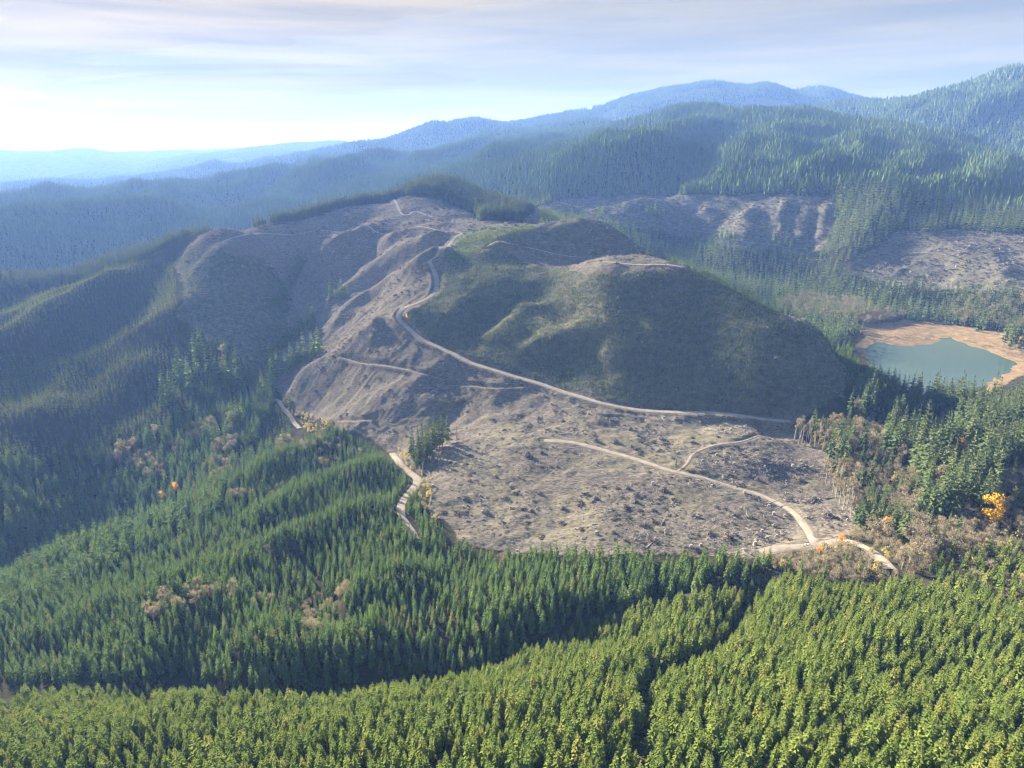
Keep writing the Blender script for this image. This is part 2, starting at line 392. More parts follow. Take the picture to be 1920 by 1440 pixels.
for name, w, pl in ROADS:
    px, py = G.hit(np.array([p[0] for p in pl], float), np.array([p[1] for p in pl], float))
    line = smooth_line(np.stack([px, py], 1), 10)
    if True: line = line + np.stack([fbm(line[:,0], line[:,1], 40, 2, 3), fbm(line[:,0], line[:,1], 40, 2, 4)], 1) * (.5 if w > 3 else 1.2)
    # even spacing
    s = np.concatenate([[0], np.cumsum(np.hypot(*np.diff(line, axis=0).T))])
    n = max(8, int(s[-1] / 3.0))
    q = np.linspace(0, s[-1], n)
    line = np.stack([np.interp(q, s, line[:, 0]), np.interp(q, s, line[:, 1])], 1)
    z = G.at(line[:, 0], line[:, 1])
    for _ in range(12 if w > 3 else 4):
        z[1:-1] = .25 * z[:-2] + .5 * z[1:-1] + .25 * z[2:]
    road_geo.append((name, w, line))
    lo, hi = line.min(0) - 18, line.max(0) + 18
    m = (G.x > lo[0]) & (G.x < hi[0]) & (G.y > lo[1]) & (G.y < hi[1])
    qx, qy = G.x[m], G.y[m]
    # nearest sample of the centre line
    d = np.full(qx.shape, 1e9); zz = np.zeros(qx.shape)
    for k in range(n - 1):
        a, b = line[k], line[k+1]; ab = b - a
        t = np.clip(((qx - a[0]) * ab[0] + (qy - a[1]) * ab[1]) / (ab @ ab + 1e-9), 0, 1)
        dd = np.hypot(qx - a[0] - t * ab[0], qy - a[1] - t * ab[1])
        c = dd < d
        d = np.where(c, dd, d); zz = np.where(c, z[k] + t * (z[k+1] - z[k]), zz)
    f = 1 - sstep(w / 2 + 1.6, w / 2 + (7.5 if w > 3 else 4), d)
    G.z[m] = G.z[m] * (1 - f) + zz * f
    road_mask[m] = np.maximum(road_mask[m], 1 - sstep(w / 2 + .5, w / 2 + 3.5, d))
    road_near[m] = np.minimum(road_near[m], d - w / 2)

# ------------------------------------------------------------------ land cover, outlined in sight lines and laid on the ground
U, V = project(G.x, G.y, G.z)
jit = np.clip(9000 / np.maximum(G.r, 300), 2, 14)
Uj = U + jit * fbm(G.x, G.y, 26, 2, 71); Vj = V + .5 * jit * fbm(G.x, G.y, 26, 2, 72)
CC_MAIN = [(850,1005),(900,1030),(1000,1040),(1450,1040),(1530,1028),(1600,1012),(1600,985),(1585,930),(1572,885),(1545,850),(1520,822),(1490,800),(1500,785),(1555,762),(1580,738),(1640,690),(1575,632),(1500,590),(1400,540),(1290,490),(1235,470),(1145,418),(1085,400),(1040,398),(1005,395),(985,415),(905,418),(890,402),
           (850,385),(800,368),(720,372),(640,388),(560,410),(478,425),(410,432),(372,445),(335,475),(325,500),(340,540),(335,590),(360,620),(420,640),(470,690),(510,705),(528,740),(560,775),(620,790),(700,835),(735,845),(790,900),(806,940),(830,975)]
CC_MID = [(985,392),(1055,374),(1200,368),(1380,366),(1560,366),(1572,390),(1560,430),(1545,470),(1490,480),(1440,468),(1360,462),(1300,445),(1210,430),(1120,412)]
CC_RIGHT = [(1590,500),(1625,470),(1690,432),(1800,432),(1925,440),(2150,450),(2200,590),(2000,560),(1920,548),(1830,552),(1755,545),(1690,545),(1640,530),(1600,515)]
CC_FAR = [(1385,196),(1400,186),(1430,184),(1470,192),(1500,200),(1480,214),(1440,214),(1400,208)]
MEADOW = [(1590,612),(1640,600),(1700,600),(1760,606),(1830,618),(1920,630),(2050,660),(2050,720),(1920,680),(1700,660),(1640,645)]
SEED = [(880,440),(1000,418),(990,440),(940,470),(1000,500),(1120,515),(1290,505),(1400,545),(1640,690),(1560,765),(1480,780),(1300,768),(1150,752),(1000,706),(880,670),(790,628),(760,600),(800,560),(840,500),(850,460)]
GRASSY = [(870,432),(930,418),(1010,420),(980,440),(920,462),(850,500),(835,480)]
WARM = [(850,1005),(1450,1040),(1530,1028),(1580,985),(1500,930),(1380,880),(1320,860),(1400,822),(1490,815),(1400,800),(1200,790),(1080,780),(950,800),(860,840),(800,880),(810,940)]
rr = G.r
cc = (inpoly(Uj, Vj, CC_MAIN) & (rr < np.where(U > 1240, np.interp(U, [1240, 1290, 1400, 1500, 1640], [900, 790, 765, 735, 705]), np.where(U > 1010, 985, 1480))) & (rr > 250))
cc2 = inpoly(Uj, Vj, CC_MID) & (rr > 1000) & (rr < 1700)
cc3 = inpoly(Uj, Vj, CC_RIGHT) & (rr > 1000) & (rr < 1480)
cc4 = inpoly(Uj, Vj, CC_FAR) & (rr > 3000) & (rr < 7000)
mead = (inpoly(Uj, Vj, MEADOW) & (rr > 640) & (rr < 1150)) | ((shore_d < 14) & ((V < 684) | (U > 1850)))
seed = inpoly(Uj, Vj, SEED) & (rr < 1000)
dim = inpoly(Uj, Vj, [(335,470),(372,462),(420,470),(500,490),(548,560),(530,640),(520,705),(470,690),(400,640),(330,605)]) & (rr > 700)  # slab below the landing: its shade painted in as darker, greener ground
bump = inpoly(Uj, Vj, [(960,470),(985,440),(1030,412),(1090,402),(1160,430),(1240,482),(1200,480),(1080,476)]) & (rr > 850)  # brownish green ground, darkened further to paint in the bump's shaded front
grassy = inpoly(Uj, Vj, GRASSY) & (rr < 1100)
warm = inpoly(Uj, Vj, WARM) & (rr < 650)
bare = cc | cc2 | cc3 | cc4
# rough ground in the clearcuts
mm = (cc | cc2 | cc3) & (rr < 1900)
G.z[mm] += ((.55 * fbm(G.x[mm], G.y[mm], 9, 3, 41) + .25 * np.abs(fbm(G.x[mm], G.y[mm], 4.0, 2, 43))) * (1 - road_mask[mm]) * np.where(seed[mm], .6, 1.0)
            + 2.2 * fbm(G.x[mm], G.y[mm], 38, 2, 45) * (1 - road_mask[mm]) * np.where(warm[mm], .5, .9))
# furrows down the left flank
fl = mm & inpoly(U, V, [(540,740),(600,600),(700,520),(820,560),(750,600),(800,680),(820,760),(700,820)]) & (rr < 950)
G.z[fl] += 1.1 * (1 - np.abs(fbm((G.x[fl]*.6 + G.y[fl]*.8) * .3, (G.y[fl]*.6 - G.x[fl]*.8), 11, 2, 47))) * (1 - road_mask[fl])

# ------------------------------------------------------------------ node helpers
def new_mat(name):
    m = bpy.data.materials.new(name); m.use_nodes = True
    nt = m.node_tree
    for n in list(nt.nodes): nt.nodes.remove(n)
    out = nt.nodes.new('ShaderNodeOutputMaterial')
    return m, nt, out
class NB:
    def __init__(s, nt): s.nt = nt
    def n(s, typ, **kw):
        nd = s.nt.nodes.new(typ)
        for k, v in kw.items():
            if k == 'inp':
                for key, val in v.items():
                    if isinstance(val, bpy.types.NodeSocket): s.nt.links.new(val, nd.inputs[key])
                    else: nd.inputs[key].default_value = val
            else: setattr(nd, k, v)
        return nd
    def noise(s, vec, scale, detail=3, rough=.55, dim='3D'):
        return s.n('ShaderNodeTexNoise', noise_dimensions=dim, inp={'Vector': vec, 'Scale': scale, 'Detail': detail, 'Roughness': rough}).outputs['Fac']
    def ramp(s, fac, a, b, lo=0.0, hi=1.0):
        return s.n('ShaderNodeMapRange', inp={'Value': fac, 'From Min': a, 'From Max': b, 'To Min': lo, 'To Max': hi}).outputs[0]
    def mix(s, f, a, b, blend='MIX'):
        nd = s.n('ShaderNodeMix', data_type='RGBA', blend_type=blend)
        for k, v in ((0, f), (6, a), (7, b)):
            if isinstance(v, bpy.types.NodeSocket): s.nt.links.new(v, nd.inputs[k])
            else: nd.inputs[k].default_value = (v + (1,)) if isinstance(v, tuple) and len(v) == 3 else v
        return nd.outputs[2]
    def math(s, op, a, b=0.0, c=0.0):
        nd = s.n('ShaderNodeMath', operation=op)
        for k, v in enumerate((a, b, c)):
            if isinstance(v, bpy.types.NodeSocket): s.nt.links.new(v, nd.inputs[k])
            else: nd.inputs[k].default_value = v
        return nd.outputs[0]
    def diffuse(s, col, out, bump=None, strength=.6, dist=1.0, rough=.95):
        p = s.n('ShaderNodeBsdfDiffuse', inp={'Color': col, 'Roughness': .6})
        if bump is not None:
            b = s.n('ShaderNodeBump', inp={'Height': bump, 'Strength': strength, 'Distance': dist})
            s.nt.links.new(b.outputs[0], p.inputs['Normal'])
        s.nt.links.new(p.outputs[0], out.inputs['Surface'])
        return p

# ground material
def ground_material():
    m, nt, out = new_mat('hillside soil, slash and forest floor'); b = NB(nt)
    pos = b.n('ShaderNodeTexCoord').outputs['Object']
    za = b.n('ShaderNodeAttribute', attribute_name='cover').outputs
    zs = b.n('ShaderNodeSeparateColor', inp={'Color': za['Color']}).outputs
    zb = b.n('ShaderNodeAttribute', attribute_name='cover_more').outputs
    zt = b.n('ShaderNodeSeparateColor', inp={'Color': zb['Color']}).outputs
    fine = b.noise(pos, .9, 5, .7); mid = b.noise(pos, .16, 4, .6); big = b.noise(pos, .03, 3, .55)
    wv = b.n('ShaderNodeMapping', inp={'Vector': pos, 'Rotation': (0, 0, .7), 'Scale': (.25, 1.1, 1)}).outputs[0]
    streak = b.noise(wv, 1.1, 4, .65)
    wv2 = b.n('ShaderNodeMapping', inp={'Vector': pos, 'Rotation': (0, 0, -.5), 'Scale': (.22, 1.0, 1)}).outputs[0]
    streak2 = b.noise(wv2, .9, 4, .65)
    # clearcut: soil, dead grass, grey wood
    soil = b.mix(b.ramp(mid, .35, .65), (.05, .041, .031), (.105, .084, .061))
    wood = b.mix(b.ramp(fine, .3, .7), (.12, .104, .085), (.275, .24, .20))
    c = b.mix(b.ramp(streak, .42, .60), soil, wood)
    c = b.mix(b.ramp(streak2, .50, .66), c, (.185, .16, .132))
    grass = b.mix(b.ramp(fine, .35, .65), (.13, .115, .075), (.235, .205, .135))
    gf = b.math('MULTIPLY', b.ramp(big, .36, .56), b.ramp(mid, .38, .58))
    gw = b.math('MULTIPLY', gf, b.ramp(zt[0], 0, 1, .15, .75))
    c = b.mix(gw, c, grass)
    # replanted hill: more green; same green paints shade on slab, bump, far clearcuts
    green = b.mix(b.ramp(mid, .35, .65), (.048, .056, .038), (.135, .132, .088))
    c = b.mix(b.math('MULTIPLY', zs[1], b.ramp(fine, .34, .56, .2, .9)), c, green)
    c = b.mix(b.math('MULTIPLY', zt[1], .7), c, (.11, .135, .05))
    zq = b.n('ShaderNodeSeparateColor', inp={'Color': b.n('ShaderNodeAttribute', attribute_name='cover_slash').outputs['Color']}).outputs
    dark = b.math('MULTIPLY', zq[0], b.ramp(b.noise(pos, .22, 5, .7), .38, .58, .15, .95))
    c = b.mix(b.math('MULTIPLY', dark, .8), c, b.mix(b.ramp(fine, .4, .65), (.04, .034, .03), (.17, .15, .135)))
    patch = b.ramp(b.noise(pos, .05, 4, .6), .52, .66, 0, .55)
    c = b.mix(patch, c, b.mix(b.ramp(mid, .4, .6), (.075, .07, .04), (.15, .14, .08)))
    # meadow by the lake
    me_ = b.mix(b.ramp(b.noise(pos, .12, 5, .7), .38, .62), (.175, .115, .065), (.265, .19, .10))
    me_ = b.mix(b.ramp(b.noise(pos, .35, 4, .6), .56, .66), me_, (.17, .12, .085))
    # forest floor
    ff = b.mix(b.ramp(mid, .3, .7), (.028, .032, .018), (.062, .055, .034))
    # canopy seen from very far
    fa = b.mix(b.ramp(b.noise(pos, .02, 6, .75), .35, .65), (.03, .045, .03), (.075, .09, .05))
    ff = b.mix(zt[2], ff, fa)
    c = b.mix(zs[0], ff, c)
    c = b.mix(zs[2], c, me_)
    h = b.math('ADD', b.math('MULTIPLY', fine, .5), b.math('MULTIPLY', streak, .9))
    b.diffuse(c, out, h, .75, .9)
    return m

def set_mesh(me, co, faces, smooth=True):
    """faces: (n,k) int array"""
    k = faces.shape[1]
    me.vertices.add(len(co)); me.vertices.foreach_set('co', np.ascontiguousarray(co, np.float32).ravel())
    me.loops.add(faces.size); me.loops.foreach_set('vertex_index', np.ascontiguousarray(faces, np.int32).ravel())
    me.polygons.add(len(faces)); me.polygons.foreach_set('loop_start', np.arange(0, faces.size, k, dtype=np.int32))
    me.update()
    if smooth: me.shade_smooth()
def link(name, me, parent=None):
    o = bpy.data.objects.new(name, me); COL.objects.link(o)
    if parent: o.parent = parent
    return o
def tag(o, label=None, cat=None, group=None, kind=None):
    for k, v in (('label', label), ('category', cat), ('group', group), ('kind', kind)):
        if v: o[k] = v
    return o

n_, m_ = G.z.shape
ii, jj = np.meshgrid(np.arange(n_ - 1), np.arange(m_ - 1), indexing='ij')
a_ = (ii * m_ + jj).ravel()
quads = np.stack([a_ + 1, a_ + m_ + 1, a_ + m_, a_], 1)
me = bpy.data.meshes.new('terrain')
set_mesh(me, np.stack([G.x, G.y, G.z + CAMZ], -1).reshape(-1, 3), quads)
far_w = sstep(3200, 4600, rr)
def attr(name, r_, g_, b_):
    at = me.attributes.new(name, 'FLOAT_COLOR', 'POINT')
    at.data.foreach_set('color', np.stack([r_, g_, b_, np.ones_like(r_)], -1).astype(np.float32).ravel())
attr('cover', bare.astype(float), np.maximum.reduce([seed * 1.0, dim * 1.7, cc2 * .85, cc3 * .55, bump * .9]), (mead & ~cc).astype(float))  # green channel: replanted hill, plus painted shade on slab, bump and far clearcuts
SLASHY = [[(1312,852),(1400,828),(1480,830),(1545,850),(1580,900),(1580,960),(1540,975),(1480,930),(1400,905),(1330,885)], [(1180,900),(1290,905),(1400,925),(1480,965),(1505,1005),(1400,1035),(1220,1035),(1130,1010),(1150,950)], [(860,985),(960,1000),(1060,1020),(1000,1040),(900,1030)], [(960,845),(1060,840),(1090,870),(980,890)]]
slash = np.zeros(rr.shape, bool)
for pl in SLASHY: slash |= inpoly(Uj, Vj, pl)
attr('cover_more', warm.astype(float) * .9, grassy.astype(float), far_w)
attr('cover_slash', (slash & cc & (rr < 620)) * 1.0, road_mask, far_w * 0)
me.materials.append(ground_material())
ground = tag(link('terrain', me), kind='structure')

# road strips
def road_material(name='graded gravel', lo=(.24,.195,.155), hi=(.36,.305,.25)):
    m, nt, out = new_mat(name); b = NB(nt)
    pos = b.n('ShaderNodeTexCoord').outputs['Object']
    c = b.mix(b.ramp(b.noise(pos, .25, 5, .65), .35, .65), lo, hi)
    at = b.n('ShaderNodeAttribute', attribute_name='across').outputs['Fac']
    c = b.mix(b.math('MULTIPLY', b.ramp(b.noise(pos, .5, 4, .6), .4, .6), at), c, (.20, .165, .11))
    b.diffuse(c, out, b.noise(pos, 1.5, 4, .6), .3, .2)
    return m
road_mat = road_material()
skid_mat = road_material('scraped soil', (.14,.105,.08), (.33,.27,.22))
def zabs(x, y): return G.at(x, y) + CAMZ
for name, w, line in road_geo:
    tg = np.gradient(line, axis=0); tg /= np.linalg.norm(tg, axis=1)[:, None] + 1e-9
    nr = np.stack([-tg[:, 1], tg[:, 0]], 1)
    K = 7
    wv = w * (1 + .18 * fbm(line[:, 0], line[:, 1], 17, 2, 9))
    offs = np.linspace(-.5, .5, K)
    P = line[:, None] + nr[:, None] * (offs[None, :, None] * wv[:, None, None])
    zz = zabs(P[..., 0], P[..., 1]) + np.array([.05, .2, .24, .24, .24, .2, .05])
    co = np.concatenate([P, zz[..., None]], -1).reshape(-1, 3)
    N = len(line)
    a, c = np.meshgrid(np.arange(N - 1), np.arange(K - 1), indexing='ij')
    q = (a * K + c).ravel()
    me = bpy.data.meshes.new(name)
    set_mesh(me, co, np.stack([q, q + 1, q + K + 1, q + K], 1)[:, ::-1])
    at = me.attributes.new('across', 'FLOAT', 'POINT')
    at.data.foreach_set('value', np.tile(np.array([1, .7, .1, .45, .1, .7, 1.]), N).astype(np.float32))
    me.materials.append(road_mat if w > 3 else skid_mat)
    tag(link(name, me), kind='structure')

# lake
def water_material():
    m, nt, out = new_mat('green lake water'); b = NB(nt)
    pos = b.n('ShaderNodeTexCoord').outputs['Object']
    c = b.mix(b.ramp(b.noise(pos, .012, 3, .5), .35, .65), (.038, .062, .052), (.05, .076, .064))
    p = b.n('ShaderNodeBsdfPrincipled', inp={'Base Color': c, 'Roughness': .18, 'IOR': 1.33})
    bp = b.n('ShaderNodeBump', inp={'Height': b.noise(pos, .7, 3, .6), 'Strength': .12, 'Distance': .3})
    nt.links.new(bp.outputs[0], p.inputs['Normal']); nt.links.new(p.outputs[0], out.inputs['Surface'])
    return m
cx, cy = lake_xy.mean(0)
me = bpy.data.meshes.new('lake')
ext = lake_xy + (lake_xy - [cx, cy]) / np.linalg.norm(lake_xy - [cx, cy], axis=1)[:, None] * 6
bm = bmesh.new()
vs = [bm.verts.new((x, y, LAKE_Z + CAMZ + .05)) for x, y in ext]
fc = bm.faces.new(vs)
if fc.normal.z < 0 or fc.calc_area() and (fc.normal_update() or fc.normal.z < 0): fc.normal_flip()
bm.to_mesh(me); bm.free()
me.materials.append(water_material())
tag(link('lake', me), kind='structure')
print('ground', round(time.time() - T0, 1))

# ------------------------------------------------------------------ sky, sun, air, camera
cam = bpy.data.cameras.new('camera'); cam_o = bpy.data.objects.new('camera', cam); COL.objects.link(cam_o)
cam.sensor_width = 36; cam.lens = 24; cam.clip_start = 1; cam.clip_end = 120000
cam_o.location = (0, 0, CAMZ); cam_o.rotation_euler = (math.pi / 2 - PITCH, 0, 0)
scene.camera = cam_o
SUN_D = Vector((math.sin(SUN_AZ) * math.cos(SUN_EL), math.cos(SUN_AZ) * math.cos(SUN_EL), math.sin(SUN_EL)))
sl = bpy.data.lights.new('sun', 'SUN'); sl.energy = 5.0; sl.angle = math.radians(.53); sl.color = (1.0, .93, .82)
so = bpy.data.objects.new('sun', sl); COL.objects.link(so)
so.rotation_euler = SUN_D.to_track_quat('Z', 'Y').to_euler(); so.location = (0, 0, CAMZ + 900)

world = bpy.data.worlds.new('World'); scene.world = world; world.use_nodes = True; world.cycles.sampling_method = 'NONE'
nt = world.node_tree; b = NB(nt)
for n in list(nt.nodes): nt.nodes.remove(n)
sky = b.n('ShaderNodeTexSky', sky_type='NISHITA', sun_disc=False, sun_elevation=SUN_EL, sun_rotation=SUN_AZ, air_density=1.0, dust_density=.15, ozone_density=2.5, altitude=300)
gen = b.n('ShaderNodeTexCoord').outputs['Generated']
sp = b.n('ShaderNodeSeparateXYZ', inp={0: gen}).outputs
zc = b.math('ADD', b.math('MAXIMUM', sp[2], 0.0), .10)
cu = b.math('DIVIDE', sp[0], zc); cv = b.math('DIVIDE', sp[1], zc)
cvec = b.n('ShaderNodeCombineXYZ', inp={0: cu, 1: cv, 2: 0.0}).outputs[0]
mp = b.n('ShaderNodeMapping', inp={'Vector': cvec, 'Rotation': (0, 0, math.radians(8)), 'Scale': (.22, 1.0, 1)}).outputs[0]
wrp = b.noise(cvec, .5, 2, .5)
mp = b.n('ShaderNodeVectorMath', operation='ADD', inp={0: mp, 1: b.n('ShaderNodeCombineXYZ', inp={0: b.math('MULTIPLY', wrp, 1.2), 1: b.math('MULTIPLY', wrp, .8), 2: 0.0}).outputs[0]}).outputs[0]
n1 = b.noise(mp, 1.3, 6, .58); n2 = b.noise(mp, .45, 3, .5)
cover = b.math('ADD', b.math('MULTIPLY', n1, .6), b.math('MULTIPLY', n2, .5))
# thicker towards the sun side
dotn = b.n('ShaderNodeVectorMath', operation='DOT_PRODUCT', inp={0: gen, 1: tuple(SUN_D)}).outputs['Value']
side = b.ramp(dotn, .3, .9, -.16, .22)
cf = b.ramp(b.math('ADD', cover, side), .44, .74, .0, .97)
glow = b.ramp(dotn, .2, .95, .60, 1.08)
cf = b.math('MULTIPLY', b.math('MAXIMUM', cf, b.math('MAXIMUM', b.ramp(dotn, .3, .8, .90, .94), b.ramp(sp[2], .02, .12, .985, .90))), b.ramp(sp[2], .25, .5, 1, .1))
bandv = b.n('ShaderNodeMapping', inp={'Vector': gen, 'Rotation': (0, math.radians(-3), 0), 'Scale': (2.2, 2.2, 34)}).outputs[0]
band = b.noise(bandv, 1.0, 5, .6)
glow = b.math('MULTIPLY', glow, b.ramp(sp[2], .0, .13, .30, 1.0))
glow = b.math('MULTIPLY', glow, b.math('ADD', b.ramp(band, .38, .62, .66, 1.18), b.ramp(cover, .45, .66, -.12, .16)))
ccol = b.n('ShaderNodeCombineColor', inp={0: b.math('MULTIPLY', glow, 1.12), 1: b.math('MULTIPLY', glow, .84), 2: b.math('MULTIPLY', glow, .28)}).outputs[0]
col = b.mix(cf, sky.outputs[0], ccol)
bg = b.n('ShaderNodeBackground', inp={'Color': col, 'Strength': .05})
wo = b.n('ShaderNodeOutputWorld'); nt.links.new(bg.outputs[0], wo.inputs[0])

if HAZE:
    m, nt, out = new_mat('valley haze'); b = NB(nt)
    pv = b.n('ShaderNodeVolumePrincipled', inp={'Color': (.118, .215, .52, 1), 'Absorption Color': (.945, .88, .5, 1), 'Density': HAZE, 'Anisotropy': .1})
    nt.links.new(pv.outputs[0], out.inputs['Volume'])
    bm = bmesh.new(); bmesh.ops.create_cube(bm, size=1)
    zlo, zhi = float(G.z.min()) + CAMZ - 1, max(float(G.z.max()) + 45, 30) + CAMZ
    for v in bm.verts: v.co = (v.co.x * 26000, v.co.y * 26000, zlo if v.co.z < 0 else zhi)
    me = bpy.data.meshes.new('haze'); bm.to_mesh(me); bm.free(); me.materials.append(m)
    hz = tag(link('haze', me), label='thin blue morning haze filling the valleys', cat='haze', kind='stuff')
    hz.display_type = 'WIRE'
scene.view_settings.view_transform = 'Standard'; scene.view_settings.look = 'None'
scene.view_settings.exposure = 3.1; scene.view_settings.gamma = 1
scene.render.engine = 'CYCLES'
cy_ = scene.cycles
cy_.use_adaptive_sampling = False; cy_.filter_width = 1.2; cy_.use_denoising = True; cy_.denoiser = 'OPENIMAGEDENOISE'; cy_.denoising_prefilter = 'ACCURATE'
cy_.max_bounces = 4; cy_.diffuse_bounces = 1; cy_.glossy_bounces = 2; cy_.transmission_bounces = 2; cy_.volume_bounces = 1
cy_.caustics_reflective = False; cy_.caustics_refractive = False
# ------------------------------------------------------------------ plant materials
def foliage_material(name, lo, hi, trans=.35, odd=None, scale=.35):
    m, nt, out = new_mat(name); b = NB(nt)
    rnd = b.n('ShaderNodeObjectInfo').outputs['Random']
    pos = b.n('ShaderNodeTexCoord').outputs['Object']
    nz = b.noise(pos, scale, 3, .6)
    f = b.math('ADD', b.math('MULTIPLY', rnd, .6), b.math('MULTIPLY', b.math('SUBTRACT', nz, .3), .8))
    c = b.mix(b.ramp(f, 0, 1), lo, hi)
    if odd: c = b.mix(b.ramp(b.math('FRACT', b.math('MULTIPLY', rnd, 7.31)), .86, .98), c, odd)
    d = b.n('ShaderNodeBsdfDiffuse', inp={'Color': c})
    t = b.n('ShaderNodeBsdfTranslucent', inp={'Color': b.mix(.5, c, (min(hi[0]*2.1,1), min(hi[1]*2.0,1), hi[2]*.9))})
    mx = b.n('ShaderNodeMixShader', inp={0: trans, 1: d.outputs[0], 2: t.outputs[0]})
    nt.links.new(mx.outputs[0], out.inputs['Surface'])
    return m
def bark_material(name, lo, hi):
    m, nt, out = new_mat(name); b = NB(nt)
    pos = b.n('ShaderNodeTexCoord').outputs['Object']
    mp = b.n('ShaderNodeMapping', inp={'Vector': pos, 'Scale': (4, 4, .7)}).outputs[0]
    nz = b.noise(mp, 1.5, 4, .6)
    b.diffuse(b.mix(b.ramp(nz, .35, .65), lo, hi), out, nz, .5, .1)
    return m
M_YOUNG = foliage_material('young fir needles', (.075,.112,.028), (.165,.195,.045), .36, (.165,.17,.045))
M_FIR = foliage_material('fir needles', (.068,.115,.042), (.148,.20,.062), .38, (.15,.15,.055))
M_OLD = foliage_material('old fir needles', (.052,.082,.036), (.122,.150,.058), .34)
M_BARE = foliage_material('bare alder twigs', (.145,.12,.095), (.255,.215,.16), .2, (.22,.20,.11))
M_GOLD = foliage_material('golden maple leaves', (.50,.24,.025), (.70,.40,.045), .4)
M_AMBER = foliage_material('orange leaves', (.40,.17,.045), (.55,.29,.08), .35)
M_STRAW = foliage_material('straw coloured leaves', (.21,.175,.09), (.33,.28,.145), .3)
M_HEATH = foliage_material('low scrub', (.055,.068,.038), (.15,.16,.09), .25)
M_BARK = bark_material('grey brown bark', (.10,.075,.055), (.20,.16,.13))
M_PALE = bark_material('pale alder bark', (.28,.25,.21), (.45,.41,.36))
M_WOOD = bark_material('weathered wood', (.20,.17,.14), (.42,.37,.32))

# ------------------------------------------------------------------ plant shapes
class Shape:
    def __init__(s): s.v, s.f, s.m = [], [], []
    def add(s, pts, faces, mi=0):
        o = len(s.v); s.v += [tuple(p) for p in pts]; s.f += [tuple(o + i for i in f) for f in faces]; s.m += [mi] * len(faces)
    def tube(s, path, rad, k=6, mi=0):
        o = len(s.v)
        for (p, r) in zip(path, rad):
            for q in range(k):
                a = 2 * math.pi * q / k
                s.v.append((p[0] + r * math.cos(a), p[1] + r * math.sin(a), p[2]))
        for i in range(len(path) - 1):
            for q in range(k):
                s.f.append((o+i*k+q, o+i*k+(q+1)%k, o+(i+1)*k+(q+1)%k, o+(i+1)*k+q)); s.m.append(mi)
    def mesh(s, name, mats, smooth=False):
        me = bpy.data.meshes.new(name)
        me.from_pydata(s.v, [], s.f); 
        for m in mats: me.materials.append(m)
        me.polygons.foreach_set('material_index', s.m)
        if smooth: me.shade_smooth()
        me.update(); return me

def bough(S, rnd, z, ang, ln, droop, width, mi, segs=2):
    """one drooping spray of needles: a folded blade"""
    ca, sa = math.cos(ang), math.sin(ang)
    def P(t, side, dz): 
        x, y = ln * t, side
        return (x * ca - y * sa, x * sa + y * ca, z + dz)
    tilt = rnd.uniform(-.25, .25) * width
    if segs == 2:
        pts = [P(.05, 0, 0), P(.5, -width*.5, -droop*.35-width*.22-tilt), P(.55, 0, -droop*.22), P(.5, width*.5, -droop*.35-width*.22+tilt),
               P(.86, -width*.28, -droop*.9-width*.1), P(1.0, 0, -droop*.85), P(.86, width*.28, -droop*.9-width*.1)]
        S.add(pts, [(0,1,2),(0,2,3),(1,4,5,2),(2,5,6,3)], mi)
    else:
        S.add([P(.05,0,0), P(.62,-width*.5,-droop*.6-width*.2-tilt), P(1,0,-droop), P(.62,width*.5,-droop*.6-width*.2+tilt)], [(0,1,2),(0,2,3)], mi)

def conifer(seed, h, w, whorls, per, base=.08, segs=2, top=.9, shape=.8, ragged=.15, trunk_r=None, dead=0.0):
    rnd = random.Random(seed)
    C, T = Shape(), Shape()
    lean = (rnd.uniform(-.02, .02), rnd.uniform(-.02, .02))
    for i in range(whorls):
        t = base + (1 - base) * max(0.0, (i + rnd.uniform(-.3, .3)) / whorls) ** .92
        t = min(max(t, base), .985)
        u = (t - base) / (1 - base)
        rad = w * .5 * ((1 - u) ** shape * (1 - .35 * math.exp(-u * 7)) + .03)
        k = max(4, int(per * (.55 + .45 * (1 - u))))
        off = rnd.uniform(0, 6.28)
        for q in range(k):
            if rnd.random() < dead: continue
            a = off + 6.283 * q / k + rnd.uniform(-.25, .25)
            ln = rad * rnd.uniform(1 - ragged * 1.6, 1 + ragged)
            droop = ln * rnd.uniform(.25, .6) * (1 - u * .9) - ln * .25 * u
            z = h * t + rnd.uniform(-.02, .02) * h
            bough(C, rnd, z, a, ln, droop, ln * rnd.uniform(.5, .75) + .03 * w, 0, segs)
    # leader
    r = w * .05
    C.add([(r,0,h*.93),(-r*.5,r*.87,h*.93),(-r*.5,-r*.87,h*.93),(0,0,h)], [(0,1,3),(1,2,3),(2,0,3)], 0)
    tr = trunk_r or h * .011
    T.tube([(0,0,-1.5),(0,0,h*.4),(0,0,h*.95)], [tr*1.2, tr*.85, tr*.15], 6, 0)
    return C, T

def cone_tree(seed, h, w, tiers=3, k=7):
    """small tree for far slopes: a few ragged star skirts"""
    rnd = random.Random(seed); S = Shape()
    for i in range(tiers):
        z0 = h * (.06 + .78 * i / tiers); z1 = min(h, z0 + h * (.60 - .06 * i))
        r = w * .5 * (1 - i / tiers) ** .8
        off = rnd.uniform(0, 6.28)
        pts = [(0, 0, z1)]
        for q in range(2 * k):
            a = off + math.pi * q / k
            rr_ = r * (rnd.uniform(.85, 1.15) if q % 2 == 0 else rnd.uniform(.5, .7))
            pts.append((rr_ * math.cos(a), rr_ * math.sin(a), z0 + (0 if q % 2 == 0 else h * .05) + rnd.uniform(-.02, .02) * h))
        S.add(pts, [(0, 1 + q, 1 + (q + 1) % (2 * k)) for q in range(2 * k)], 0)
    S.tube([(0,0,-1.5),(0,0,h*.4)], [h*.014, h*.01], 4, 1)
    return S

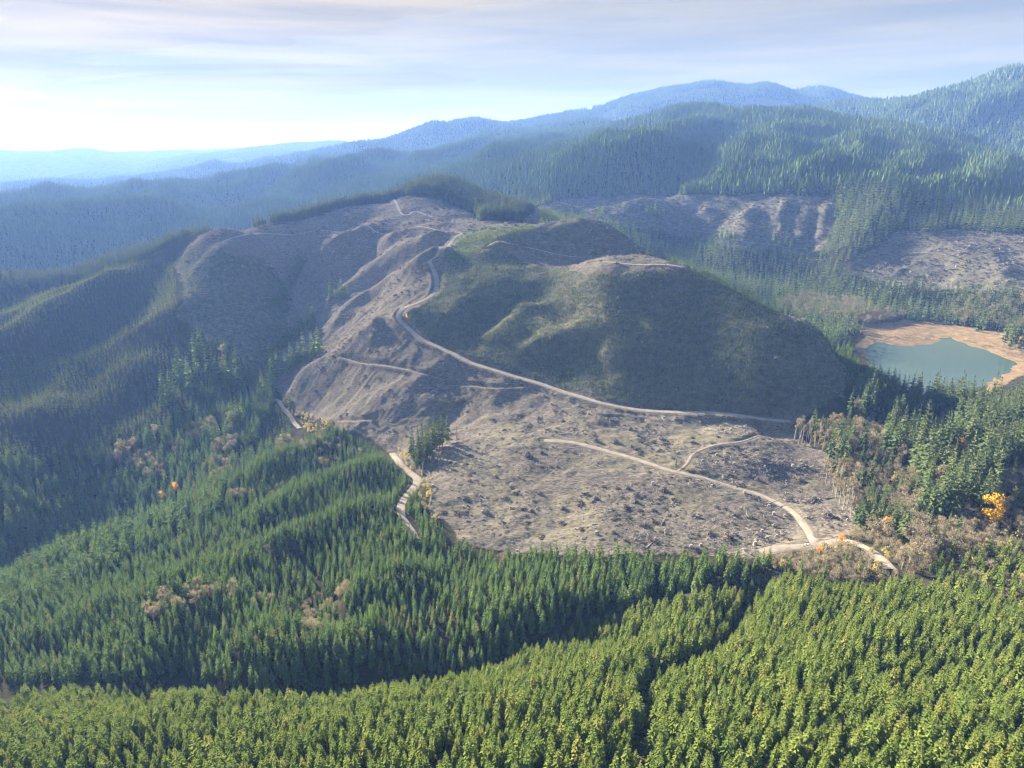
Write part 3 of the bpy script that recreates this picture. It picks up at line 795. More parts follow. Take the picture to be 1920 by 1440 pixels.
def broadleaf(seed, h, w, n, leaf, twig=True, base=.35):
    """round-crowned tree: limbs and many small leaf or twig clumps"""
    rnd = random.Random(seed); C, T = Shape(), Shape()
    T.tube([(0,0,-1.2),(0.02*h,0,h*.3),(0,0.02*h,h*.62),(0,0,h*.85)], [h*.022,h*.017,h*.010,h*.003], 6, 0)
    lobes = []
    for q in range(11):
        a = rnd.uniform(0, 6.28); t = rnd.uniform(base + .08, .88)
        rad = w * .5 * math.sin(math.pi * min(1, max(.12, (t - base) / (1.02 - base)))) ** .6 * rnd.uniform(.45, .85)
        p = (rad * math.cos(a), rad * math.sin(a), h * t)
        lobes.append((p, w * rnd.uniform(.15, .24)))
        z0 = h * (t - rnd.uniform(.18, .28))
        r = h * .006
        d = (p[0], p[1], p[2])
        T.tube([(0,0,z0), (d[0]*.5, d[1]*.5, z0+(d[2]-z0)*.4), d], [r*1.3, r, r*.35], 4, 0)
        if twig:
            for _ in range(5):
                e = (d[0] + rnd.gauss(0, w*.09), d[1] + rnd.gauss(0, w*.09), d[2] + rnd.uniform(.0, .13) * h)
                T.tube([(d[0]*.6, d[1]*.6, z0+(d[2]-z0)*.6), e], [r*.5, r*.15], 3, 0)
    lobes.append(((0, 0, h * .9), w * .18))
    for _ in range(n):
        (cx_, cy_2, cz), lr = lobes[rnd.randrange(len(lobes))]
        g = [rnd.gauss(0, 1) for _ in range(3)]; L = math.sqrt(sum(x*x for x in g)) + 1e-6
        s = lr * rnd.uniform(.55, 1.08) / L
        p = Vector((cx_ + g[0]*s, cy_2 + g[1]*s, cz + g[2]*s*.85))
        d1 = Vector([rnd.gauss(0,1) for _ in range(3)]).normalized(); d2 = d1.orthogonal().normalized()
        d2 = Matrix.Rotation(rnd.uniform(0, 6.28), 3, d1) @ d2
        sz = leaf * rnd.uniform(.6, 1.3); w2 = sz * (.32 if twig else .75)
        C.add([p - d1*sz*.5, p + d2*w2*.5, p + d1*sz*.5, p - d2*w2*.5], [(0,1,2,3)], 0)
    return C, T

def pole_tree(seed, h, w):
    """slender stand-edge tree: long bare pale trunk, thin feathery top"""
    rnd = random.Random(seed)
    C, T = broadleaf(seed, h, w, 260, h*.055, True, .5)
    return C, T

def join(C, T):
    S = Shape(); S.add(C.v, C.f, 0); S.add(T.v, T.f, 1); return S

# ------------------------------------------------------------------ forests scattered as one object each
NOCOL = {}
def proto(name, shape, mats):
    o = bpy.data.objects.new(name, shape.mesh(name, mats)); return o
def scatter(name, label, cat, x, y, z, size, wid, protos, pick=None, kind='stuff', sink=0.0):
    """one object: a point for every plant and a node tree that sets a plant on each"""
    n = len(x)
    me = bpy.data.meshes.new(name)
    me.vertices.add(n); me.vertices.foreach_set('co', np.stack([x, y, z - sink], -1).astype(np.float32).ravel())
    def at(nm, typ, dat, prop='value'):
        a = me.attributes.new(nm, typ, 'POINT'); a.data.foreach_set(prop, dat.astype(np.int32 if typ == 'INT' else np.float32).ravel())
    at('size', 'FLOAT_VECTOR', np.stack([wid, wid, size], -1), 'vector')
    tl = rng.normal(0, .025, (n, 2))
    at('turn', 'FLOAT_VECTOR', np.stack([tl[:, 0], tl[:, 1], rng.uniform(0, 6.283, n)], -1), 'vector')
    at('which', 'INT', pick if pick is not None else rng.integers(0, len(protos), n))
    me.update()
    o = tag(link(name, me), label, cat, None, kind)
    ng = bpy.data.node_groups.new(name + ' planting', 'GeometryNodeTree')
    ng.interface.new_socket('Geometry', in_out='INPUT', socket_type='NodeSocketGeometry')
    ng.interface.new_socket('Geometry', in_out='OUTPUT', socket_type='NodeSocketGeometry')
    N, L = ng.nodes, ng.links
    gi, go = N.new('NodeGroupInput'), N.new('NodeGroupOutput')
    g2i = N.new('GeometryNodeGeometryToInstance')
    for p in reversed(protos):
        oi = N.new('GeometryNodeObjectInfo'); oi.inputs['Object'].default_value = p; oi.inputs['As Instance'].default_value = False
        L.new(oi.outputs['Geometry'], g2i.inputs[0])
    iop = N.new('GeometryNodeInstanceOnPoints'); iop.inputs['Pick Instance'].default_value = True
    def na(nm, typ):
        a = N.new('GeometryNodeInputNamedAttribute'); a.data_type = typ; a.inputs['Name'].default_value = nm; return a.outputs[0]
    L.new(gi.outputs[0], iop.inputs['Points']); L.new(g2i.outputs[0], iop.inputs['Instance'])
    L.new(na('which', 'INT'), iop.inputs['Instance Index'])
    L.new(na('turn', 'FLOAT_VECTOR'), iop.inputs['Rotation']); L.new(na('size', 'FLOAT_VECTOR'), iop.inputs['Scale'])
    L.new(iop.outputs[0], go.inputs[0])
    md = o.modifiers.new('planting', 'NODES'); md.node_group = ng
    for mt in {m for p in protos for m in p.data.materials}: me.materials.append(mt)
    return o

# horizon along each direction, to leave out plants deep behind ridges
hz_ = np.maximum.accumulate(G.z / G.r, axis=1)
GH = Grid(G.th, G.L, hz_)
def visible(x, y, ztop, margin=22):
    r = np.hypot(x, y)
    return (ztop + margin) / r > GH.zt(np.arctan2(x, y), np.log(r) - .004)
def points(rmin, rmax, step, jitter=.42, half=math.radians(45)):
    X = rmax * math.sin(half)
    gx, gy = np.meshgrid(np.arange(-X, X, step), np.arange(rmin * math.cos(half) * .9, rmax, step * .87))
    gx[::2] += step / 2
    gx = gx + rng.uniform(-jitter, jitter, gx.shape) * step; gy = gy + rng.uniform(-jitter, jitter, gy.shape) * step
    gx, gy = gx.ravel(), gy.ravel()
    r = np.hypot(gx, gy); t = np.abs(np.arctan2(gx, gy))
    m = (r > rmin) & (r < rmax) & (t < half)
    return gx[m], gy[m]
def cover_at(x, y, arr):
    return Grid(G.th, G.L, arr).at(x, y)
bare_f = bare.astype(np.float32); mead_f = (mead & ~cc).astype(np.float32)
def free(x, y, lim=1.2):
    return (cover_at(x, y, bare_f) < .5) & (cover_at(x, y, mead_f) < .5) & (cover_at(x, y, road_near) > lim)
def in_frame(x, y, z, du=260, dv=160):
    u, v = project(x, y, z); return (u > -du) & (u < 1920 + du) & (v < 1440 + dv)

NEAR = [(-900,1288),(0,1288),(160,1290),(300,1288),(480,1300),(640,1298),(800,1279),(917,1254),(1007,1205),(1107,1168),(1207,1131),(1300,1111),(1400,1095),(1440,1070),(1490,1075),(1560,1092),(1640,1092),(1700,1078),(1770,1085),(1830,1110),(1900,1125),(3300,1160),(4200,5000),(-3500,5000)]
OLD = [(1492,812),(1580,795),(1625,750),(1668,705),(1692,668),(1728,728),(1760,732),(1830,698),(1885,678),(2600,660),(2600,1020),(1920,1010),(1760,1050),(1680,1020),(1590,1000),(1540,900),(1560,850),(1500,820)]
JUNC = [(1440,1075),(1440,1045),(1590,1000),(1690,1010),(1760,1040),(1740,1080),(1690,1085),(1640,1092),(1560,1092),(1490,1078)]
RIGHTLOW = [(1740,1050),(1920,1005),(2700,1000),(2700,1150),(1900,1130),(1830,1110),(1770,1080)]
LEFT = [(-400,700),(0,520),(325,480),(335,590),(420,640),(520,745),(480,830),(300,960),(120,1080),(-400,1260)]
GAPS = [[(300,1088),(345,1128),(420,1166),(480,1182)], [(548,1005),(578,1060),(618,1112),(655,1155)], [(1440,1076),(1393,1140),(1365,1190),(1285,1233),(1225,1262),(1205,1300),(1215,1345),(1190,1425)], [(840,1010),(870,1040),(905,1065)], [(430,965),(500,1010),(545,1050)]]
gap_xy = []
for g_ in GAPS:
    gx_, gy_ = G.hit(np.array([q[0] for q in g_], float), np.array([q[1] for q in g_], float), 150, up=6)
    gap_xy.append(smooth_line(np.stack([gx_, gy_], 1), 5))
def off_gaps(x, y, w=1.7):
    ok = np.ones(len(x), bool)
    for l_ in gap_xy: ok &= polydist(x, y, l_)[0] > w
    return ok
def uv_mid(x, y, z, f): return project(x, y, z + f)
# ------------------------------------------------------------------ prototypes
YOUNG = [conifer(100 + k, 1.0, .46 + .04 * (k % 3), 13, 9, .05, 2, ragged=.16) for k in range(6)]
MIDF = [conifer(120 + k, 1.0, .44 + .03 * (k % 3), 13, 8, .07, 2, ragged=.18, shape=.8) for k in range(6)]
OLDF = [conifer(140 + k, 1.0, .27 + .03 * (k % 3), 19, 8, .16, 2, ragged=.30, shape=.75, dead=.10) for k in range(6)]
YOUNG_P = [proto('young fir', join(*s), (M_YOUNG, M_BARK)) for s in YOUNG]
MID_P = [proto('fir', join(*s), (M_FIR, M_BARK)) for s in MIDF]
OLD_P = [proto('old fir', join(*s), (M_OLD, M_BARK)) for s in OLDF]
VALE_P = [proto('valley fir', join(*conifer(170 + k, 1.0, .40, 8, 6, .06, 1, ragged=.22)), (M_FIR, M_BARK)) for k in range(4)]
SMALL_P = [proto('slope fir', join(*conifer(160 + k, 1.0, .42, 7, 6, .04, 1, ragged=.2)), (M_YOUNG, M_BARK)) for k in range(4)]
FAR_P = [proto('far fir', cone_tree(180 + k, 1.0, .36 + .05 * (k % 2), 3, 5), (M_FIR, M_BARK)) for k in range(4)]
ALDER = [broadleaf(200 + k, 1.0, .62, 520, .07, True, .32) for k in range(4)]
ALDER_P = [proto('bare alder', join(*s), (M_BARE, M_PALE)) for s in ALDER]
GOLD = [broadleaf(220 + k, 1.0, .72, 1300, .045, False, .22) for k in range(3)]
BUSH = [broadleaf(230 + k, 1.0, 1.2, 260, .16, False, .02) for k in range(3)]
POLE = [pole_tree(240 + k, 1.0, .24) for k in range(4)]
HEATH_P = [proto('low scrub', join(*s), (M_HEATH, M_BARK)) for s in BUSH]
STRAW_P = [proto('straw shrub', join(*s), (M_STRAW, M_PALE)) for s in BUSH]
BRUSH_P = [proto('bare shrub', join(*broadleaf(250 + k, 1.0, 1.1, 300, .12, True, .05)), (M_BARE, M_PALE)) for k in range(3)]

# ------------------------------------------------------------------ individual plants
shape_cache = {}
def tree_meshes(key, C, T, cm, tm):
    if key not in shape_cache:
        shape_cache[key] = (C.mesh('crown', (cm,)), T.mesh('trunk', (tm,)))
    return shape_cache[key]
def plant(name, cat, label, group, x, y, size, wid, key, C, T, cm, tm, rot=None):
    """a tree of its own: an Empty at its foot with crown and trunk"""
    mc, mtk = tree_meshes(key, C, T, cm, tm)
    r = bpy.data.objects.new(name, None); COL.objects.link(r)
    r.empty_display_size = .5
    r.location = (x, y, float(zabs(x, y)) - .1)
    r.rotation_euler = (random.gauss(0, .02), random.gauss(0, .02), random.uniform(0, 6.28) if rot is None else rot)
    r.scale = (wid, wid, size)
    tag(r, label, cat, group)
    link('crown', mc, r); link('trunk', mtk, r)
    return r

# --- near plantation: nearest trees are things, the rest one object
x, y = points(75, 330, 3.75, half=math.radians(66))
h = 9.2 + rng.normal(0, 1.25, len(x)); z = G.at(x, y)
h *= (1 + .14 * vnoise(x / 23, y / 23, 301)) * np.where(rng.random(len(x)) < .12, rng.uniform(.6, .8, len(x)), 1)
h = np.clip(h, 4.8, 13.5)
u, v = uv_mid(x, y, z, h * .6)
m = inpoly(u, v, NEAR) & off_gaps(x, y, 2.8) & free(x, y) & in_frame(x, y, z + h, 1300, 500) & (rng.random(len(x)) > .03)
x, y, z, h, u, v = (q[m] for q in (x, y, z, h, u, v))
wd = h * rng.uniform(.86, 1.14, len(x))
d = np.sqrt(x * x + y * y + z * z)
inside = (u > 25) & (u < 1895) & (v < 1410)
big = np.argsort(np.where(inside, d / h, 1e9))[:300]
isb = np.zeros(len(x), bool); isb[big] = True
scatter('young_fir_forest', 'dense bright green young fir plantation covering the near slope', 'forest', x[~isb], y[~isb], z[~isb] + CAMZ, h[~isb], wd[~isb], YOUNG_P)
for i in big:
    k = int(rng.integers(0, 6))
    tall = 'tall' if h[i] > 10.3 else ('short' if h[i] < 9.0 else 'mid-height')
    spot = 'towards the right side' if u[i] > 1500 else ('right of the middle' if u[i] > 1050 else 'left of the middle')
    row = 'lowest rows' if v[i] > 1320 else ('middle rows' if v[i] > 1220 else 'upper rows')
    plant('fir_tree', 'fir tree', f'{tall} bright green fir, {row} of near plantation, {spot}', f'{tall} young firs, {row} of near plantation, {spot}',
          float(x[i]), float(y[i]), float(h[i]), float(wd[i]), ('young', k), *YOUNG[k], M_YOUNG, M_BARK)
print('near', len(x), round(time.time() - T0, 1))

# --- older stand behind it, up to the creek and the clearcut
x, y = points(170, 640, 4.2)
z = G.at(x, y); h = 11.0 + rng.normal(0, 1.4, len(x)) + 2.5 * fbm(x, y, 40, 2, 305)
u, v = uv_mid(x, y, z, h * .55)
r = np.hypot(x, y)
CREEK = [(-900,1200),(0,1150),(230,1062),(420,960),(430,880),(500,790),(520,735),(560,790),(640,800),(700,840),(760,880),(800,960),(840,1010),(900,1028),(1000,1030),(1440,1030),(1470,1060),(1400,1130),(1100,1260),(700,1340),(0,1330),(-900,1330)]
creek_side = inpoly(u, v, CREEK)
m = (creek_side | ((v > 1040) & (u < 1480))) & ~inpoly(u, v, NEAR) & ~inpoly(u, v + 24, NEAR) & ~inpoly(u, v, JUNC) & free(x, y, 1.5) & in_frame(x, y, z + h) & visible(x, y, z + h) & (r < 620) & off_gaps(x, y) & (rng.random(len(x)) > .05)
front = inpoly(u, v, [(880,1035),(1440,1035),(1440,1060),(880,1060)])
h = np.where(front, h * .8, h)
x, y, z, h, u, v = (q[m] for q in (x, y, z, h, u, v))
ald = (vnoise(x / 30, y / 30, 308) > .7) & (rng.random(len(x)) < .3)
scatter('fir_forest', 'darker green older fir stand with shadowed draws behind the bright plantation', 'forest', x[~ald], y[~ald], z[~ald] + CAMZ, h[~ald], h[~ald] * rng.uniform(.74, .98, (~ald).sum()), MID_P)
scatter('alder_thicket', 'grey brown bare alders mixed into the darker fir stand', 'thicket', x[ald], y[ald], z[ald] + CAMZ, h[ald] * .8, h[ald] * .8, ALDER_P)
print('mid', len(x), round(time.time() - T0, 1))

# --- left slope
x, y = points(430, 1500, 5.2)
z = G.at(x, y); r = np.hypot(x, y)
h = 7.8 + rng.normal(0, 1.3, len(x)) + 1.6 * fbm(x, y, 60, 2, 311)
u, v = uv_mid(x, y, z, h * .5)
low = inpoly(u, v, [(-400,870),(0,860),(120,860),(250,830),(360,760),(420,650),(520,740),(480,830),(300,980),(120,1100),(-400,1300)])
crest = (r > 1270) & inpoly(u, v, [(-300,530),(-100,500),(130,485),(330,420),(400,400),(400,470),(345,490),(250,520),(100,555),(-300,600)])
low |= (r < 640) & (u < 545)
h = np.where(low, h * 1.9 + 3, np.where(crest, 19 + rng.normal(0, 3, len(x)), h))
keep = rng.random(len(x)) < np.where(low, .55, np.where(crest, .5, .97 - .5 * (vnoise(x / 45, y / 45, 312) > .55)))
m = ((inpoly(u, v, LEFT) | crest | ((u < 545) & (r < 900))) & ~inpoly(u, v, NEAR) & ~((r < 620) & inpoly(u, v, CREEK))) & (r > 430) & free(x, y) & in_frame(x, y, z + h) & visible(x, y, z + h) & keep
x, y, z, h, u, v, low, crest = (q[m] for q in (x, y, z, h, u, v, low, crest))
ald = low & (vnoise(x / 35, y / 35, 315) > .3) & (rng.random(len(x)) < .4) & (v < 900)
s = ~ald & ~low & ~crest
scatter('plantation_forest', 'very young plantation with ribs and draws on the far valley side', 'forest', x[s], y[s], z[s] + CAMZ, h[s], h[s] * rng.uniform(.9, 1.2, s.sum()), SMALL_P)
s = low & ~ald
scatter('valley_forest', 'shaded mixed firs filling the deep valley', 'forest', x[s], y[s], z[s] + CAMZ, h[s], h[s] * rng.uniform(.85, 1.1, s.sum()), MID_P)
scatter('valley_alder_thicket', 'pale bare alders among the shaded firs of the deep valley', 'thicket', x[ald], y[ald], z[ald] + CAMZ, h[ald] * .75, h[ald] * .8, ALDER_P)
s = crest
scatter('ridge_forest', 'row of tall dark firs along the crest of the far valley side', 'forest', x[s], y[s], z[s] + CAMZ, h[s], h[s] * 1.25, OLD_P)
print('left', len(x), round(time.time() - T0, 1))

x, y = points(820, 1200, 4.8)
z = G.at(x, y); u, v = project(x, y, z)
m = inpoly(u, v, [(330,470),(400,470),(500,490),(540,560),(520,700),(470,690),(410,635),(340,600)]) & (cover_at(x, y, bare_f) > .5) & (rng.random(len(x)) < .75)
x, y, z = x[m], y[m], z[m]; h = rng.uniform(2.5, 5, len(x))
scatter('sparse_saplings_ground_cover', 'sparse saplings on the shaded slope below the landing', 'saplings', x, y, z + CAMZ, h, h, SMALL_P)

# --- wooded knoll over the upper clearcut
x, y = points(1000, 1700, 4.5)
z = G.at(x, y); r = np.hypot(x, y); h = 23 + rng.normal(0, 3, len(x))
u, v = project(x, y, z)
m = inpoly(u, v, [(470,428),(560,408),(640,386),(720,370),(800,366),(850,384),(890,402),(900,420),(985,418),(1010,396),(985,380),(900,360),(860,340),(800,335),(700,355),(560,395)]) & (r > 1080) | (ridge_row := (u > 478) & (u < 800) & (r > np.interp(u, [480, 560, 650, 720, 800], [1238, 1258, 1298, 1338, 1385])) & (r < np.interp(u, [480, 560, 650, 720, 800], [1275, 1300, 1345, 1400, 1450])) & (rng.random(len(x)) < np.interp(u, [480, 560, 700], [.35, .6, 1.0])))
m &= (r > 1080) & (free(x, y) | ridge_row) & visible(x, y, z + h) & (rng.random(len(x)) > .1)
x, y, z, h = (q[m] for q in (x, y, z, h))
scatter('knoll_forest', 'dark firs capping the knoll above the upper clearcut', 'forest', x, y, z + CAMZ, h, h * 1.25, OLD_P)

# --- mountains beyond
x, y = points(800, 3300, 7.9)
z = G.at(x, y); r = np.hypot(x, y); h = 20 + rng.normal(0, 4, len(x)) + 6 * fbm(x, y, 150, 2, 321)
u, v = uv_mid(x, y, z, h * .3)
m = (r > np.where(u > 1480, 860, 960)) & ~inpoly(u, v, LEFT) & free(x, y, 2) & in_frame(x, y, z + h) & visible(x, y, z + h, 15) & (u > 985 - 3000 * (r > 1500)) & (cover_at(x, y, (shore_d < 30).astype(np.float32)) < .5)
m &= rng.random(len(x)) > .04
x, y, z, h, r = (q[m] for q in (x, y, z, h, r))
near_m = r < 1500
scatter('valley_fir_forest', 'firs along the valley behind the bald hill', 'forest', x[near_m], y[near_m], z[near_m] + CAMZ, h[near_m], h[near_m] * rng.uniform(.85, 1.1, near_m.sum()), VALE_P)
s = ~near_m
scatter('mountain_forest', 'blue green conifer forest covering the mountainsides', 'forest', x[s], y[s], z[s] + CAMZ, h[s], h[s] * rng.uniform(.9, 1.25, s.sum()), FAR_P)
print('mountain', len(x), round(time.time() - T0, 1))
x, y = points(3300, 7200, 14.5)
z = G.at(x, y); r = np.hypot(x, y); h = 19 + rng.normal(0, 4, len(x)) + 9 * np.maximum(fbm(x, y, 200, 2, 331), 0)
m = in_frame(x, y, z + h) & visible(x, y, z + h, 12) & (cover_at(x, y, bare_f) < .5) & (vnoise(x / 160, y / 160, 335) > -.75)
x, y, z, h = (q[m] for q in (x, y, z, h))
scatter('distant_forest', 'hazy blue forest on the distant ranges', 'forest', x, y, z + CAMZ, h, h * rng.uniform(1.0, 1.5, len(x)), FAR_P)
print('distant', len(x), round(time.time() - T0, 1))
# ------------------------------------------------------------------ old forest by the lake
def thing_trees(name, cat, label, group, px, hgt, wfac, kind, up=0.0, jitter=0.0):
    """single trees whose feet are at the given sight lines"""
    X, Y = G.hit(np.array([p[0] for p in px], float), np.array([p[1] for p in px], float), 200)
    shp, cm, tm = {'old': (OLDF, M_OLD, M_BARK), 'mid': (MIDF, M_FIR, M_BARK), 'gold': (GOLD, M_GOLD, M_BARK), 'amber': (GOLD, M_AMBER, M_BARK), 'alder': (ALDER, M_BARE, M_PALE),
                   'pole': (POLE, M_BARE, M_PALE), 'straw': (GOLD, M_STRAW, M_PALE)}[kind]
    for i in range(len(X)):
        k = int(rng.integers(0, len(shp))); h = hgt * float(rng.uniform(.8, 1.15)) if len(X) > 1 else hgt
        plant(name, cat, label if isinstance(label, str) else label[i], group, float(X[i]), float(Y[i]), h, h * wfac, (kind, k), *shp[k], cm, tm)

x, y = points(290, 760, 6.4)
z = G.at(x, y); r = np.hypot(x, y); u, v = project(x, y, z)
n1 = fbm(x, y, 45, 2, 401)
aldz = inpoly(u, v, [(1550,880),(1640,850),(1710,890),(1730,950),(1690,990),(1640,960),(1590,960)]) | inpoly(u, v, [(1700,780),(1790,800),(1780,850),(1690,830)]) | inpoly(u, v, [(1860,890),(2000,880),(2000,1010),(1870,1000)]) | inpoly(u, v, [(1700,985),(1860,985),(1860,1050),(1720,1060)]) | inpoly(u, v, [(1560,800),(1640,790),(1680,820),(1600,850)])
young = inpoly(u, v, [(1585,930),(1720,950),(1720,1020),(1600,1010)]) | inpoly(u, v, [(1485,800),(1560,790),(1590,840),(1520,835)])
h = np.where(aldz, 15 + rng.normal(0, 2, len(x)), np.where(young, 20 + rng.normal(0, 2, len(x)), 30 + rng.normal(0, 5, len(x)) - 5 * (v < 760)))
alder = np.where(aldz, rng.random(len(x)) < .62, rng.random(len(x)) < .10 + .25 * (n1 > .35))
h = np.where(alder, np.minimum(h * .7, 17), h)
keep = rng.random(len(x)) < np.where(alder, .85, .80)
keep &= ~(inpoly(u, v, [(1800,972),(1905,972),(1925,1050),(1790,1050)]) & ~alder) & ~inpoly(u, v, [(1820,985),(1890,985),(1890,1015),(1820,1015)]) & ~(inpoly(u, v, [(1770,858),(1830,858),(1830,905),(1770,905)]))
m = inpoly(u, v, OLD) & (r < 720) & free(x, y, 2) & in_frame(x, y, z, 200) & keep & (cover_at(x, y, shore_d.astype(np.float32)) > 2.5)
x, y, z, h, u, v, alder, young = (q[m] for q in (x, y, z, h, u, v, alder, young))
vis = (u > 0) & (u < 1915) & visible(x, y, z + h, 0)
d = np.hypot(x, y)
fir = np.nonzero(~alder & vis)[0]; fir = fir[np.argsort(d[fir] / h[fir])][:190]
ald = np.nonzero(alder & vis)[0]; ald = ald[np.argsort(d[ald])][:170]
single = np.zeros(len(x), bool); single[fir] = True; single[ald] = True
for i in fir:
    k = int(rng.integers(0, 6))
    size = 'very tall' if h[i] > 32 else ('tall' if h[i] > 25 else 'shorter')
    spot = ('standing against the lake water' if v[i] < 760 else 'in the middle of the lakeside forest' if v[i] < 890 else 'at the near edge of the lakeside forest')
    plant('tall_fir', 'fir tree', f'{size} dark ragged old fir {spot}', f'{size} firs {spot}', float(x[i]), float(y[i]), float(h[i]), float(h[i] * (.8 if young[i] else 1.0) * rng.uniform(.9, 1.2)), ('old', k), *OLDF[k], M_OLD, M_BARK)
for i in ald:
    k = int(rng.integers(0, 4))
    spot = 'near the junction road' if v[i] > 980 else ('in the bare patch beside the clearcut edge' if u[i] < 1730 and v[i] > 830 else 'among the dark firs by the lake')
    plant('bare_alder', 'alder tree', f'leafless grey brown alder {spot}', f'bare alders {spot}', float(x[i]), float(y[i]), float(h[i]), float(h[i] * rng.uniform(.8, 1.1)), ('alder', k), *ALDER[k], M_BARE, M_PALE)
s = ~single & ~alder
scatter('lakeside_forest', 'rest of the dark old firs beside the lake', 'forest', x[s], y[s], z[s] + CAMZ, h[s], h[s] * rng.uniform(.9, 1.2, s.sum()), OLD_P)
s = ~single & alder
if s.any(): scatter('lakeside_thicket', 'undergrowth of bare alder between the lakeside firs', 'thicket', x[s], y[s], z[s] + CAMZ, h[s], h[s], ALDER_P)

# low growth under that forest, on the junction bank and along the near right
x, y = points(230, 700, 3.4)
z = G.at(x, y); u, v = project(x, y, z)
zone = inpoly(u, v, OLD) & (rng.random(len(x)) < .5) | inpoly(u, v, JUNC) & (rng.random(len(x)) < .8) | inpoly(u, v, RIGHTLOW) & (rng.random(len(x)) < .4)
m = zone & free(x, y, 1.5) & (cover_at(x, y, shore_d.astype(np.float32)) > 3)
x, y, z = x[m], y[m], z[m]; h = rng.uniform(2.2, 5.5, len(x))
scatter('undergrowth', 'tan and grey leafless shrubs under the lakeside trees and round the road junction', 'undergrowth', x, y, z + CAMZ, h, h * .9, BRUSH_P + STRAW_P, np.where(rng.random(len(x)) < .88, rng.integers(0, 3, len(x)), rng.integers(3, 6, len(x))))
x, y = points(200, 420, 4.8, half=math.radians(62))
z = G.at(x, y); u, v = uv_mid(x, y, z, 5)
m = inpoly(u, v, RIGHTLOW + []) & (rng.random(len(x)) < .7) & in_frame(x, y, z, 900)
x, y, z = x[m], y[m], z[m]; h = rng.uniform(6, 11, len(x))
scatter('roadside_firs_forest', 'mixed small firs in the gap right of the junction', 'forest', x, y, z + CAMZ, h, h * .95, YOUNG_P)

# firs on the back of the bald hill, above the lake
x, y = points(640, 900, 5.2)
z = G.at(x, y); u, v = project(x, y, z)
m = inpoly(u, v, [(1500,580),(1570,600),(1640,650),(1700,640),(1690,690),(1640,740),(1580,790),(1560,770),(1600,730),(1640,690),(1580,640)]) & free(x, y, 2) & (cover_at(x, y, shore_d.astype(np.float32)) > 4) & (rng.random(len(x)) < .85)
m |= (u > 1230) & (u < 1660) & (np.hypot(x, y) > 730) & free(x, y, 2) & (cover_at(x, y, shore_d.astype(np.float32)) > 20) & visible(x, y, z + 10) & (v < 700) & (rng.random(len(x)) < .8)
x, y, z = x[m], y[m], z[m]; h = rng.uniform(9, 16, len(x))
scatter('hillback_forest', 'firs on the back slope of the bald hill above the lake', 'forest', x, y, z + CAMZ, h, h, MID_P)

# bare groves and tall firs beyond the lake
x, y = points(780, 1150, 6.0)
z = G.at(x, y); u, v = project(x, y, z)
g = inpoly(u, v, [(1450,575),(1500,560),(1600,560),(1640,585),(1700,600),(1640,612),(1560,610),(1500,600)]) | inpoly(u, v, [(1760,560),(1920,560),(2000,600),(1920,625),(1800,612)]) & (rng.random(len(x)) < .6)
m = g & (cover_at(x, y, shore_d.astype(np.float32)) > 8) & (rng.random(len(x)) < .8)
x, y, z = x[m], y[m], z[m]; h = rng.uniform(9, 15, len(x))
scatter('alder_grove', 'pale leafless alder grove at the head of the lake', 'thicket', x, y, z + CAMZ, h, h * 1.05, ALDER_P)
x, y = points(650, 1000, 3.2)
z = G.at(x, y); u, v = project(x, y, z)
m = (cover_at(x, y, mead_f) > .5) & (cover_at(x, y, shore_d.astype(np.float32)) > 9) & (rng.random(len(x)) < .35) & (fbm(x, y, 30, 2, 77) > -.1)
x, y, z = x[m], y[m], z[m]; h = rng.uniform(.8, 2.6, len(x))
scatter('reeds', 'orange brown reeds and brush on the wet meadow by the lake', 'reeds', x, y, z + CAMZ, h, h * 1.6, BRUSH_P)

TF = lambda *a, **k: thing_trees('tall_fir', 'fir tree', *a, **k)
TF('tall fir in the row of firs beyond the lake meadow', 'tall firs beyond the lake', [(1642,560),(1655,568),(1672,562),(1685,555),(1694,560),(1702,566),(1716,560),(1726,552),(1738,562),(1748,572),(1708,548),(1662,550),(1632,575)], 36, .95, 'old')
TF('tall fir with bare lower trunk at the right end of the lake', 'firs at the right end of the lake', [(1882,648),(1893,655),(1903,650),(1912,657),(1920,652),(1898,640),(1910,636),(1930,660),(1890,636)], 33, 1.0, 'old')
TF('tall pale green fir in the clump beside the forest road', 'fir clump beside the forest road', [(778,872),(788,876),(795,866),(800,856),(806,862),(812,850),(818,846),(824,842),(830,838),(838,832),(785,858),(792,848),(803,842),(815,838),(782,884),(772,862),(799,873)], 28, .82, 'old')
TF('fir standing in the draw left of the bald slope', 'firs in the steep draw of the left flank', [(508,668),(520,655),(530,648),(540,640),(552,632),(564,626),(578,622),(588,618),(598,664),(586,672),(572,676),(560,682),(548,694),(538,702),(522,706),(512,716),(505,690),(516,680)], 36, .85, 'mid')
TF('small fir high in the draw under the landing', 'firs high in the draw', [(512,575),(522,565),(530,552),(538,540),(546,530),(556,520),(562,510),(566,498),(572,488),(540,560),(527,580),(518,590)], 27, .9, 'mid')
TF('fir in the small group between the bare spurs', 'fir group between the spurs', [(620,556),(628,560),(636,556),(644,560),(652,556),(640,550)], 25, .8, 'mid')
TF('tall fir along the dark valley floor above the near forest', 'tall firs on the valley floor', [(340,712),(348,722),(356,716),(334,730),(372,706),(392,712),(404,716),(418,724),(430,730),(446,728),(366,668),(380,672),(358,736),(326,752),(310,760)], 42, .85, 'mid')
TF('tall fir beside the creek road', 'tall firs beside the creek road', [(506,752),(498,760),(488,766),(478,776),(468,786),(456,792),(446,802),(436,812),(426,826),(414,838),(402,852),(510,740),(494,748)], 34, .8, 'mid')
TF('fir at the foot of the dark wooded knoll', 'firs at the foot of the knoll', [(896,405),(902,408),(908,404),(914,410),(893,398)], 24, .8, 'mid')
